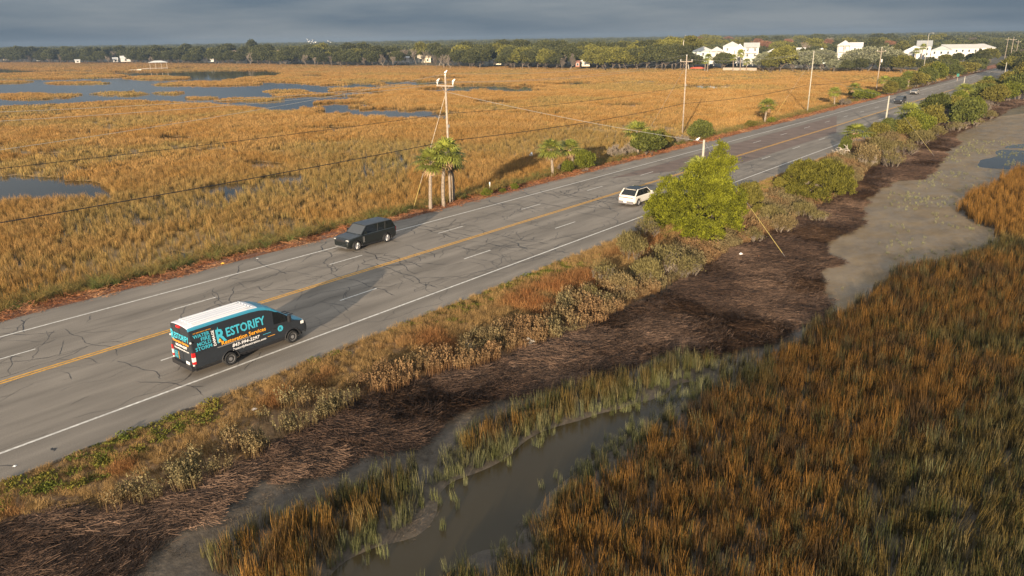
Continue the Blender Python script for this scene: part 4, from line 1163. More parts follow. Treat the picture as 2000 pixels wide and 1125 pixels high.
def fartree(kind, u, v, hm, label, wide=1.0, group='trees along the far shore', cat='tree', pos=None, vtop=None):
    """hm is the height the tree would have if the horizon were level at row 57; turned here into its true height"""
    x, y = pos or px(u, v, .3)
    d = (x * _X.z + y * _Y.z) * -1 + CAM_H * _U.z
    if vtop is None: vtop = v - hm * (v - 57) / 17.0
    hm = (CAM_H + (hor(u) - vtop) / F_PX * d * 1.03 - .3) * (.86 if kind == 'grey' else 1)
    k = (kind, _fr.randrange(3 if kind in ('oak', 'sunny', 'bare') else 2))
    if k not in _far: t = _far[k] = make_far(kind, 500 + k[1] * 13 + len(kind))
    else: t = copy_tree(_far[k])
    s = hm / (8.3 if kind in ('oak', 'sunny') else 9.4 if kind == 'grey' else 10.0)
    t.location = (x, y, min(.55, float(ground_z(np.array([x]), np.array([y]))[0]))); t.rotation_euler = (0, 0, _fr.uniform(0, 6.28)); t.scale = (s * wide, s * wide, s)
    t.name = {'bare': 'bare_tree', 'pine': 'pine_tree', 'red': 'autumn_tree'}.get(kind, 'oak_tree')
    tag(t, label, cat, group); _lab.setdefault((group, label), []).append((u, t))
    return t
_lab = {}
ADJ = {'oak': 'dark green oak', 'sunny': 'yellow green oak', 'grey': 'grey live oak', 'bare': 'leafless tree', 'red': 'russet tree', 'pine': 'tall pine'}
def shore_v(u): return float(np.interp(u, [-60, 0, 400, 700, 1000, 1200, 1350, 1760], [121, 121.5, 123, 127.5, 131, 133, 133, 134]))
SECT = [(-80, 120, 'shore left of the white shed'), (120, 290, 'shore left of the boathouse'), (290, 420, 'shore behind the boathouse'), (420, 600, 'shore right of the boathouse'),
        (600, 760, 'shore under the gulls'), (760, 860, 'shore by the steep white gable'), (860, 990, 'shore by the cream hut'), (990, 1110, 'shore right of the cream hut'),
        (1110, 1230, 'shore below the dark ridge'), (1230, 1345, 'shore left of the apartments')]
def sect(u):
    for a, b, s in SECT:
        if a <= u < b: return s
    return 'far shore'
def pick(u, row):
    q = _fr.random()
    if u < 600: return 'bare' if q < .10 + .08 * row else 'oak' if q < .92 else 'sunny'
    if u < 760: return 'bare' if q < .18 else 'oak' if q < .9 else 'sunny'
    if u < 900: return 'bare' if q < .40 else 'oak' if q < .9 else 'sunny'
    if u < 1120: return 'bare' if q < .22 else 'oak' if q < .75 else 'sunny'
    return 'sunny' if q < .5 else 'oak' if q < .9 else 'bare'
ROWS = ['front row', 'second row', 'back row', 'rearmost row']
for row, (dd, st) in enumerate(((6, 17), (26, 19), (52, 22), (85, 26))):
    u = -40 + row * 7
    while u < 1345:
        ax, ay = px(u, shore_v(u), .3); l = math.hypot(ax, ay); q = (l + dd + _fr.uniform(-4, 4)) / l
        vt = float(np.interp(u, [0, 300, 500, 650, 800, 1000, 1110, 1200, 1260, 1340], [92, 91, 88, 90, 86, 82, 84, 83, 80, 71])) + _fr.uniform(-4.5, 5) + (7 if row == 0 else 3 if row == 1 else 0)
        kd = pick(u, row)
        w = 1.15 if kd in ('oak', 'sunny') else .9
        gap = (775 < u < 850 or 955 < u < 985 or any(abs(u - hu) < hw for hu, hw in ((15, 9), (246, 12), (226, 6), (408, 12), (575, 9), (1135, 15)))) and row < 2
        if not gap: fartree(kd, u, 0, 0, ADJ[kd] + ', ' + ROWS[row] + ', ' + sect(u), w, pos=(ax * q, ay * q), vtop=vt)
        u += st * _fr.uniform(.8, 1.2)
# standouts
fartree('pine', 1346, 131, 14.5, 'tallest flat topped pine beside the left white apartment block')
fartree('bare', 1096, 131.5, 8.0, 'lone small bare tree at the edge of the marsh', .9)
fartree('oak', 497, 0, 0, 'dome of an oak standing above the left shore treeline', .8, pos=px(497, 118, 0), vtop=80)
# round the white apartments
for k, (kd, u, v, hm, l_) in enumerate([
  ('oak', 1412, 131, 8.2, 'dark rounded oak in front of the two left apartment blocks'), ('oak', 1357, 131, 7.5, 'dark oak at the left corner of the apartments'),
  ('grey', 1492, 134, 11, 'grey green live oak right of the gabled apartment block'), ('sunny', 1522, 135, 11.5, 'yellow green live oak leaning over the marsh edge right of the apartments'),
  ('sunny', 1505, 135.5, 7.5, 'lower yellow green live oak spreading onto the marsh'), ('grey', 1548, 134, 12.5, 'pale limbed live oak left of the third power pole top'),
  ('grey', 1578, 135, 12, 'live oak directly behind the third power pole'), ('grey', 1604, 134, 13, 'live oak left of the tall narrow white house'),
  ('oak', 1566, 133, 10, 'dark oak in the grove between apartments and the narrow house'), ('grey', 1628, 135.5, 8, 'short live oak below the tall narrow white house'),
  ('grey', 1668, 134.5, 12.5, 'live oak right of the tall narrow white house'), ('grey', 1692, 135, 14, 'large twiggy live oak left of the fourth power pole'),
  ('grey', 1716, 135, 14, 'large twiggy live oak behind the fourth power pole'), ('grey', 1742, 135, 13, 'live oak right of the fourth power pole'),
  ('oak', 1680, 136, 7, 'low dark oak on the marsh edge under the twiggy oaks'), ('oak', 1735, 137, 8, 'low dark oak right of the twiggy oaks'),
  ('oak', 1655, 136, 6, 'low dark oak by the fallen pale trunk'), ('sunny', 1760, 138, 8.5, 'yellow green oak where the marsh meets the road bank'),
  ('oak', 1790, 134, 6.5, 'dark oak left of the fifth power pole'), ('oak', 1815, 131, 6.0, 'dark oak in front of the long white building'), ('sunny', 1842, 128, 6.0, 'yellow green oak in front of the long white building'),
  ('oak', 1868, 127, 6.2, 'dark oak before the middle of the long white building'), ('oak', 1893, 126, 6.0, 'dark oak before the right half of the long white building'), ('oak', 1915, 128, 7.5, 'dark oak above the road bend'),
  ('oak', 1898, 138, 7, 'oak low beside the road bend'), ('sunny', 1935, 124, 8, 'yellow green oak right of the long white building'), ('oak', 1840, 138, 7, 'oak low behind the roadside sign'),
  ('oak', 1990, 140, 9, 'oak at the right edge above the palms'), ('sunny', 1972, 148, 8, 'yellow green oak behind the tall right hand pole'), ('oak', 2005, 155, 9, 'oak cut by the right edge of the picture'),
  ('sunny', 1870, 95, 9, 'broad yellow green tree rising behind the long white building'), ('bare', 1893, 97, 14, 'tall pale leafless tree behind the long white building'), ('bare', 1918, 98, 10, 'leafless tree right of the tall pale one'),
  ('bare', 1838, 97, 9, 'leafless tree left of the broad yellow green one')]):
    fartree(kd, u, v, hm, l_, 1.2 if kd != 'bare' else 1.1, 'trees round the white buildings')
u = 1352
while u < 1775:
    kd = _fr.choice(['red', 'red', 'sunny', 'oak', 'bare', 'red', 'bare', 'sunny']); v = _fr.uniform(103, 112)
    fartree(kd, u, v, _fr.uniform(8.5, 11.5), ADJ[kd] + ' behind the white apartments, ' + ('left half' if u < 1560 else 'right half'), 1.2, 'trees behind the apartments'); u += _fr.uniform(10, 16)
u = 1360
while u < 2000:
    kd = _fr.choice(['oak', 'red', 'oak', 'sunny', 'bare']); v = _fr.uniform(92, 97)
    fartree(kd, u, v, _fr.uniform(9, 13), ADJ[kd] + ' on the skyline, ' + ('left part' if u < 1600 else 'middle part' if u < 1800 else 'right part'), 1.3, 'trees behind the apartments'); u += _fr.uniform(15, 26)
u = 1905
while u < 2010:
    kd = _fr.choice(['red', 'red', 'oak', 'bare']); fartree(kd, u, _fr.uniform(108, 118), _fr.uniform(6, 8), ADJ[kd] + ' by the upper right poles', 1.2, 'trees by the upper right poles'); u += _fr.uniform(11, 17)
ORD = ['first', 'second', 'third', 'fourth', 'fifth', 'sixth', 'seventh', 'eighth', 'ninth', 'tenth', 'eleventh', 'twelfth', 'thirteenth', 'fourteenth', 'fifteenth', 'sixteenth', 'seventeenth', 'eighteenth']
for (g_, l_), its in _lab.items():
    if len(its) > 1:
        its.sort(key=lambda q: q[0])
        for k, (_, o_) in enumerate(its): o_['label'] = ORD[k] + ' from left, ' + l_
# small cabbage palms before the apartments
for u, v, cv, l_ in ((1377, 134, 113, 'slim palm pair, left stem, before the left apartment block'), (1382, 134, 105, 'slim palm pair, right stem, before the left apartment block'), (1432, 134, 106, 'slim palm before the gabled apartment block'), (1446, 133, 98, 'tallest slim palm before the gabled apartment block'), (1458, 133, 114, 'short palm before the right gable'), (1785, 124, 100, 'palm in front of the long white building'), (1798, 118, 92, 'tall palm by the grey gabled roof')):
    palm(u, v, cv, l_, size=1.3, var=0, dead=False, z=.5)

# far-off woods beyond, one mass
woods = []
for kind, sd in (('oak', 31), ('oak', 32), ('oak', 33)):
    V, F, A = foliage(lobes_rand(sd, 9, 9, 9, 5, 6, .5), 260, 6, .8, 1.5, .6, sd, inner=.05)
    woods.append(np_mesh('far_crown', V, F, M_FOAK, False, {'var': ('FLOAT', 'POINT', A)}))
n = 9000
ang = RS.uniform(R(-6), R(84), n); dist = 480 + 3300 * RS.rand(n) ** 1.4
x = -np.sin(ang) * dist; y = np.cos(ang) * dist
k = (far_shore(x, y) > 85) & ((dist > 640) | (x < -250)); x, y, dist = x[k], y[k], dist[k]
sc = RS.uniform(.8, 1.2, len(x)) * np.interp(dist, [500, 1200, 2500, 4000], [.85, 1.25, 1.55, 1.8])
rot = np.stack([x * 0, x * 0, RS.uniform(0, 6.28, len(x))], 1)
scatter('distant_woods', woods, np.stack([x, y, x * 0 - .5], 1), rot, np.stack([sc, sc, sc * .85], 1), RS.randint(0, 3, len(x)), np.ones((len(x), 3)), 'hazy distant woodland filling the horizon', 'woodland')
# the higher wooded rise right of centre
n = 420; uu = RS.uniform(1105, 1268, n); rr = RS.uniform(800, 1000, n)
cx_ = []; 
for a, b in zip(uu, rr):
    p = px(a, 62, 0); l = math.hypot(*p); cx_.append((p[0] / l * b, p[1] / l * b))
cx_ = np.array(cx_); hz = 9.5 * np.clip(1 - ((uu - 1190) / 85) ** 4, .3, 1)
sc = RS.uniform(.7, 1.1, n)
scatter('distant_woods', woods, np.stack([cx_[:, 0], cx_[:, 1], hz - 1 - 6 * RS.rand(n)], 1), np.stack([hz * 0, hz * 0, RS.uniform(0, 6.28, n)], 1), np.stack([sc, sc, sc * .8], 1), RS.randint(0, 3, n), np.ones((n, 3)), 'dark wooded rise on the skyline right of centre', 'woodland')
# ================================================================== VEHICLES
M_TYRE = mat('tyre_rubber', (.018, .018, .018), .8)
M_RIM = mat('rim_metal', (.42, .42, .43), .35, .7)
M_RIMD = mat('rim_gap', (.03, .03, .03), .6)
M_GLASS = mat('tinted_glass', (.010, .012, .014), .06, 0, .6)
M_GLASS2 = mat('windscreen_glass', (.05, .055, .06), .08, 0, .6)
M_TRIM = mat('black_trim', (.02, .02, .022), .5)
M_CHROME = mat('chrome', (.6, .6, .6), .2, .9)
M_RED = mat('red_lamp', (.55, .02, .02), .25, 0, .6)
M_LAMPW = mat('clear_lamp', (.75, .75, .72), .2, 0, .6)
M_HLAMP = mat('headlamp_glass', (.40, .40, .39), .15, 0, .6)
M_PLATE = mat('licence_plate', (.75, .75, .75), .5)
M_VBODY = mat('van_charcoal', (.022, .027, .034), .32, 0, .5, coat=.5)
M_VBLUE = mat('van_blue', (.035, .24, .36), .35, 0, .5, coat=.4)
M_VWHITE = mat('van_white', (.70, .71, .73), .4, 0, .5)
M_LBLUE = mat('lettering_blue', (.055, .40, .52), .5)
M_LORANGE = mat('lettering_orange', (.80, .36, .03), .5)
M_LWHITE = mat('lettering_white', (.82, .82, .82), .5)

def boolean_cut(o, cuts):
    """cut the wheel arches out of a closed body"""
    tmp = []
    for c in cuts:
        m = o.modifiers.new('cut', 'BOOLEAN'); m.operation = 'DIFFERENCE'; m.solver = 'EXACT'; m.object = c; tmp.append(c)
    dg = bpy.context.evaluated_depsgraph_get(); dg.update()
    me = bpy.data.meshes.new_from_object(o.evaluated_get(dg))
    o.modifiers.clear()
    if len(me.polygons) > 20: o.data = me
    for c in tmp: bpy.data.objects.remove(c)

def loft(b, secs, mats=None, close=True):
    """secs: list of (y, [(x,z)...] half outline from bottom centre outwards to top centre); mirrored and skinned"""
    rows = []
    for y, h in secs:
        full = [(x, y, z) for x, z in h] + [(-x, y, z) for x, z in reversed(h) if x > 1e-6]
        rows.append(full)
    n = len(rows[0]); V = [p for r_ in rows for p in r_]; Fs = []; Mi = []
    for i in range(len(rows) - 1):
        for k in range(n):
            k2 = (k + 1) % n
            Fs.append((i * n + k, (i + 1) * n + k, (i + 1) * n + k2, i * n + k2))
            Mi.append(mats(i, k if k < len(secs[0][1]) else n - 1 - k) if mats else 0)
    if close:
        Fs.append(tuple(range(n))); Mi.append(0)
        Fs.append(tuple((len(rows) - 1) * n + k for k in range(n - 1, -1, -1))); Mi.append(0)
    b.v += V; b.f += [tuple(q + b.n for q in f) for f in Fs]; b.m += Mi; b.var += [.5] * len(V); b.n += len(V)

def wheel(parent, x, y, r_, w, side, spokes=0, rimr=.62):
    b = MB(); c = Vector((x, y, r_))
    prof = [(r_ * rimr, w * .5), (r_ * .9, w * .5), (r_ * .985, w * .36), (r_, w * .2), (r_, -w * .2), (r_ * .985, -w * .36), (r_ * .9, -w * .5), (r_ * rimr, -w * .5)]
    n = 28; V = []; Fs = []
    for k in range(n):
        t = 6.28319 * k / n
        for rr, xx in prof: V.append((x + xx * side, y + math.cos(t) * rr, r_ + math.sin(t) * rr))
    m = len(prof)
    for k in range(n):
        for j in range(m): Fs.append((k * m + j, ((k + 1) % n) * m + j, ((k + 1) % n) * m + (j + 1) % m, k * m + (j + 1) % m))
    b.add(V, Fs); ty = b.build('wheel', M_TYRE, parent, True)
    b = MB(); b.cur = 1; b.cyl((x + side * w * .30, y, r_), r_ * rimr, w * .2, 'X', 24); b.cur = 0
    xo = x + side * (w * .44)
    # outer lip
    V = []; Fs = []
    for k in range(n):
        t = 6.28319 * k / n
        for rr, xx in ((r_ * rimr, 0), (r_ * (rimr - .07), 0), (r_ * (rimr - .10), -.05), (r_ * rimr, -.05)): V.append((xo + xx * side, y + math.cos(t) * rr, r_ + math.sin(t) * rr))
    for k in range(n):
        for j in range(4): Fs.append((k * 4 + j, ((k + 1) % n) * 4 + j, ((k + 1) % n) * 4 + (j + 1) % 4, k * 4 + (j + 1) % 4))
    b.add(V, Fs)
    if spokes:
        for k in range(spokes):
            t = 6.28319 * k / spokes
            p0 = Vector((xo - side * .02, y + math.cos(t) * r_ * .08, r_ + math.sin(t) * r_ * .08)); p1 = Vector((xo - side * .01, y + math.cos(t) * r_ * (rimr - .04), r_ + math.sin(t) * r_ * (rimr - .04)))
            b.tube([p0, p1], [.045, .03], 4)
        b.cyl((xo - side * .02, y, r_), r_ * .14, .04, 'X', 10)
    else:
        b.cyl((xo - side * .05, y, r_), r_ * (rimr - .12), .05, 'X', 20); b.cyl((xo - side * .015, y, r_), r_ * .26, .05, 'X', 14)
        b.cur = 1
        for k in range(8):
            t = 6.28319 * k / 8; b.cyl((xo - side * .02, y + math.cos(t) * r_ * .38, r_ + math.sin(t) * r_ * .38), r_ * .055, .02, 'X', 6)
        b.cur = 0
    b.build('rim', [M_RIM, M_RIMD], ty)
    return ty

def text_part(parent, s, m, place, h, width=None, bold=.012, name='lettering', shear=0, align='LEFT', italic=0):
    """letters as a thin mesh; place(tx, ty) maps text plane metres to a local point"""
    cu = bpy.data.curves.new('t', 'FONT'); cu.body = s; cu.size = 1.0; cu.offset = bold; cu.shear = italic; cu.resolution_u = 2
    to = bpy.data.objects.new('t', cu); COL.objects.link(to)
    dg = bpy.context.evaluated_depsgraph_get(); dg.update()
    me = bpy.data.meshes.new_from_object(to.evaluated_get(dg)); bpy.data.objects.remove(to)
    vs = [v.co.copy() for v in me.vertices]; fs = [tuple(p.vertices) for p in me.polygons]
    x0 = min(v.x for v in vs); x1 = max(v.x for v in vs); y0 = min(v.y for v in vs); y1 = max(v.y for v in vs)
    cap = .70; sy = h / cap; sx = (width / (x1 - x0)) if width else sy
    b = MB(); b.add([place((v.x - x0) * sx, v.y * sy) for v in vs], fs)
    bpy.data.meshes.remove(me)
    return b.build(name, m, parent)

# ---- van
def build_van():
    t = empty('van')
    hw = 1.02
    def Wd(z): return hw - .004 if z < 1.30 else hw - (z - 1.30) * .13
    def vsec(zt, zb=.42, k=1.0, r_=.17, crown=.05):
        wt = Wd(min(zt, 2.6)) * k; h = [(0, zb), (hw * k * .90, zb), (hw * k * .985, zb + .10), (hw * k, .72 if zt > .9 else zb + .2), (hw * k - .004, min(1.0, zt - r_ - .05))]
        zc = zt - r_
        z1 = min(1.30, zc - .02); h.append((Wd(z1) * k, z1)); h.append((Wd(zc) * k, zc))
        for a in (30, 60, 90): h.append((Wd(zc) * k - r_ + r_ * math.cos(R(a)), zc + r_ * math.sin(R(a))))
        h.append((wt * .5, zt + crown * .75)); h.append((0, zt + crown)); return h
    prof = [(-3.36, 2.58, .975, .15), (-3.31, 2.60, .995, .16), (-3.0, 2.62, 1, .17), (-2.0, 2.63, 1, .17), (-1.0, 2.63, 1, .17), (0, 2.62, 1, .17), (.55, 2.58, 1, .17), (.95, 2.49, 1, .17), (1.3, 2.34, 1, .16), (1.7, 2.06, 1, .15), (2.1, 1.72, 1, .14), (2.42, 1.44, 1, .13), (2.55, 1.37, 1, .13), (2.9, 1.27, .99, .14), (3.15, 1.15, .965, .15), (3.30, .98, .92, .15), (3.37, .80, .86, .10)]
    secs = [(y, vsec(zt, .42 if y < 3.2 else .34, k, r_)) for y, zt, k, r_ in prof]
    ns = len(secs[0][1])
    def mi(i, k):
        y = (prof[i][0] + prof[i + 1][0]) / 2
        if y < .55: return 1 if k in (6, 7) else (2 if k >= 8 and k < ns else 0)
        if y < 1.2: return 1 if k >= 6 and k < ns else 0
        if y < 2.45: return 1 if k in (6, 7, 8) else (0 if k < 6 else 3)
        if y < 3.2: return 1 if k >= 7 and k < ns else 0
        return 4 if k in (6, 7, 8, 9) else 0
    b = MB(); loft(b, secs, mi)
    body = b.build('body', [M_VBODY, M_VBLUE, M_VWHITE, M_GLASS2, M_TRIM], t)
    cuts = []
    for y in (-1.42, 2.33):
        c = MB(); c.cyl((0, y, .38), .46, 3, 'X', 28); cuts.append(c.build('cut', M_TRIM))
    boolean_cut(body, cuts)
    for p in body.data.polygons: p.use_smooth = False
    # inner wells and underbody
    b = MB(); b.box(-.80, -3.2, .26, .80, 3.1, .95); b.build('underbody', M_TRIM, t)
    for sx in (-1, 1):
        for y in (-1.42, 2.33): wheel(t, sx * .89, y, .365, .24, sx)
        # arch lips and sill
        b = MB()
        for y in (-1.42, 2.33):
            b.tube([(sx * (hw + .004), y + math.cos(R(a)) * .485, .38 + math.sin(R(a)) * .485) for a in range(0, 181, 12)], .028, 5)
        b.box(sx * 1.0 - .035, -.92, .44, sx * 1.0 + .035, 1.82, .52)
        b.build('arch_trim', M_TRIM, t)
    # white roof panel with ribs and rear lip
    b = MB()
    for k in range(5): b.box(-.62 + k * .28, -3.0, 2.655, -.50 + k * .28, .2, 2.685)
    b.box(-.70, .30, 2.64, .70, .36, 2.665); b.build('roof_rib', M_VWHITE, t)
    def side(pts, m, name, off=.006, s=1, parent=None):
        b = MB(); b.add([(s * (Wd(z) + off), y, z) for y, z in (pts if s > 0 else pts[::-1])], [tuple(range(len(pts)))]); return b.build(name, m, parent or t)
    for s in (1, -1):
        side([(1.26, 1.42), (2.36, 1.36), (2.40, 1.42), (1.98, 1.78), (1.62, 2.02), (1.30, 2.12)], M_GLASS, 'side_window', s=s)
        side([(1.12, .55), (1.135, .55), (1.135, 2.28), (1.12, 2.28)], M_TRIM, 'door_seam', s=s)
        side([(-.06, .55), (-.045, .55), (-.045, 2.35), (-.06, 2.35)], M_TRIM, 'door_seam', s=s)
        side([(2.28, .95), (2.295, .95), (2.30, 1.36), (2.285, 1.36)], M_TRIM, 'door_seam', s=s)
        b = MB(); b.box(s * (hw + .006) - .02, 1.20, 1.17, s * (hw + .006) + .02, 1.38, 1.22); b.build('door_handle', M_TRIM, t)
        b = MB(); b.tube([(s * 1.0, 2.12, 1.42), (s * 1.16, 2.14, 1.48)], .025, 5); b.box(s * 1.18 - .09, 2.08, 1.36, s * 1.18 + .09, 2.20, 1.72); b.build('mirror', M_TRIM, t)
        b = MB(); b.add([(s * .60, 3.325, .98), (s * .96, 3.20, .93), (s * .975, 3.0, 1.12), (s * .90, 3.12, 1.19), (s * .62, 3.29, 1.12)], [(0, 1, 2, 3, 4)] if s > 0 else [(4, 3, 2, 1, 0)])
        b.box(s * .985 - .025, 2.92, .96, s * .985 + .025, 3.12, 1.12); b.build('headlight', M_LAMPW, t)
        b = MB(); b.box(s * .985 - .05, -3.40, .74, s * .985 + .045, -3.24, 1.34); o = b.build('tail_light', M_RED, t)
        b = MB(); b.box(s * .985 - .054, -3.405, .88, s * .985 + .05, -3.245, 1.10); b.build('reversing_lamp', M_LAMPW, o)
    # sliding door rail
    b = MB(); b.box(hw + .002, -2.05, 1.20, hw + .022, -.15, 1.245); b.build('door_rail', mat('rail_grey', (.30, .30, .31), .4, .4), t)
    # windscreen already in the shell; wipers cowl, grille, bumper
    b = MB(); b.box(-.55, 3.33, .72, .55, 3.39, .98); b.build('grille', M_TRIM, t)
    b = MB()
    for x in (-.45, -.15, .2): b.box(x, 2.62, 1.385, x + .16, 2.95, 1.40)
    b.build('bonnet_stripe', M_TRIM, t)
    b = MB(); b.box(-.98, -3.50, .40, .98, -3.34, .62); b.build('rear_bumper', M_TRIM, t)
    b = MB(); b.box(-.16, -3.43, 2.50, .16, -3.33, 2.60); b.build('brake_light', M_RED, t)
    b = MB(); b.box(.26, -3.385, .60, .58, -3.37, .76); b.build('licence_plate', M_PLATE, t)
    b = MB(); b.box(-.008, -3.372, .55, .008, -3.362, 2.45); b.build('door_seam', M_TRIM, t)
    for x in (-.99, .99):
        b = MB(); b.box(x - .03, -3.40, .66, x + .03, -3.34, .74); b.box(x - .03, -3.40, 1.85, x + .03, -3.34, 1.93); b.build('hinge', M_LAMPW, t)
    # lettering, right flank (reads towards the front)
    def pl(y0, z0, sk=0.0): return lambda a, c: (Wd(z0 + c) + .012, y0 + a, z0 + c + a * sk)
    text_part(t, 'R', M_LBLUE, pl(-2.0, 1.46), .66, .52, .03)
    text_part(t, 'ESTORIFY', M_LBLUE, pl(-1.45, 1.62), .44, 2.25, .025)
    text_part(t, 'Restoration Services', M_LORANGE, pl(-1.80, 1.27), .21, 2.55, .022)
    text_part(t, '843-994-2297', M_LWHITE, pl(-1.25, .965), .175, 1.60, .018, italic=.2)
    text_part(t, 'RestorifyRestoration.com', M_LWHITE, pl(-1.25, .775), .12, 1.95, .014, italic=.2)
    for k, (w_, wd) in enumerate((('WATER', .88), ('FIRE', .50), ('MOLD', .74), ('STORM', .88))):
        text_part(t, w_, M_LBLUE, pl(-2.30 - wd, 2.02 - k * .215), .175, wd, .02)
    text_part(t, 'DAMAGE', M_LWHITE, lambda a, c: (Wd(1.36 + a) + .012, -2.08 - c, 1.36 + a), .14, .80, .02)
    text_part(t, '24/7 EMERGENCY SERVICE', M_LORANGE, pl(-3.15, 2.25), .05, .95, .01)
    def bar(y0, y1, z0, z1, m):
        b = MB(); b.add([(Wd(z0) + .012, y0, z0), (Wd(z0) + .012, y1, z0), (Wd(z1) + .012, y1, z1), (Wd(z1) + .012, y0, z1)], [(0, 1, 2, 3)]); b.build('wrap_stripe', m, t)
    bar(.55, 1.02, 1.06, 1.085, M_LBLUE); bar(.80, 1.25, .86, .885, M_LORANGE)
    # small house set in the big R and the round door emblem
    b = MB(); b.add([(Wd(1.5) + .018, y, z) for y, z in ((-1.93, 1.46), (-1.79, 1.46), (-1.79, 1.58), (-1.86, 1.65), (-1.93, 1.58))], [(0, 1, 2, 3, 4)]); b.build('emblem', M_LORANGE, t)
    b = MB(); b.add([(Wd(2.1) + .012, y, z) for y, z in ((-1.90, 2.12), (-1.82, 2.12), (-1.85, 2.28))], [(0, 1, 2)]); b.build('emblem', M_LBLUE, t)
    b = MB(); n = 22
    b.add([(hw + .010, 1.62 + .17 * math.cos(6.283 * k / n), 1.10 + .17 * math.sin(6.283 * k / n)) for k in range(n)], [tuple(range(n))]); e = b.build('emblem', M_LBLUE, t)
    text_part(e, 'R', M_VBODY, lambda a, c: (hw + .016, 1.55 + a, 1.02 + c), .16, .13, .01)
    # rear doors
    def pr(x0, z0): return lambda a, c: (x0 + a, -3.378, z0 + c)
    text_part(t, 'R', M_LBLUE, pr(-.88, 1.74), .50, .28, .03); text_part(t, 'ESTORIFY', M_LBLUE, pr(-.58, 1.84), .30, 1.42, .025)
    text_part(t, 'Restoration Services', M_LORANGE, pr(-.80, 1.63), .14, 1.55, .02)
    text_part(t, '843-994-2297', M_LWHITE, pr(-.56, 1.42), .13, 1.12, .02); text_part(t, 'RestorifyRestoration.com', M_LWHITE, pr(-.72, 1.26), .09, 1.40, .014)
    for k, w_ in enumerate(('WATER', 'FIRE', 'MOLD', 'STORM')): text_part(t, w_, M_LBLUE, pr(-.84, 1.02 - k * .105), .085, .34, .02)
    text_part(t, 'DAMAGE', M_LORANGE, lambda a, c: (-.38 - c, -3.378, .70 + a), .075, .40, .01)
    # cab interior glimpsed through the side glass
    b = MB(); b.box(-.75, 1.35, .8, -.25, 1.9, 1.3); b.box(.25, 1.35, .8, .75, 1.9, 1.3); b.build('seat', M_TRIM, t)
    s = 1.045; t.scale = (s, s, s); t.location = (-35.06 - .98, 20.48 - .455 * s, 0.0)
    tag(t, 'dark liveried delivery van with white and blue roof in the near lane', 'van')
build_van()

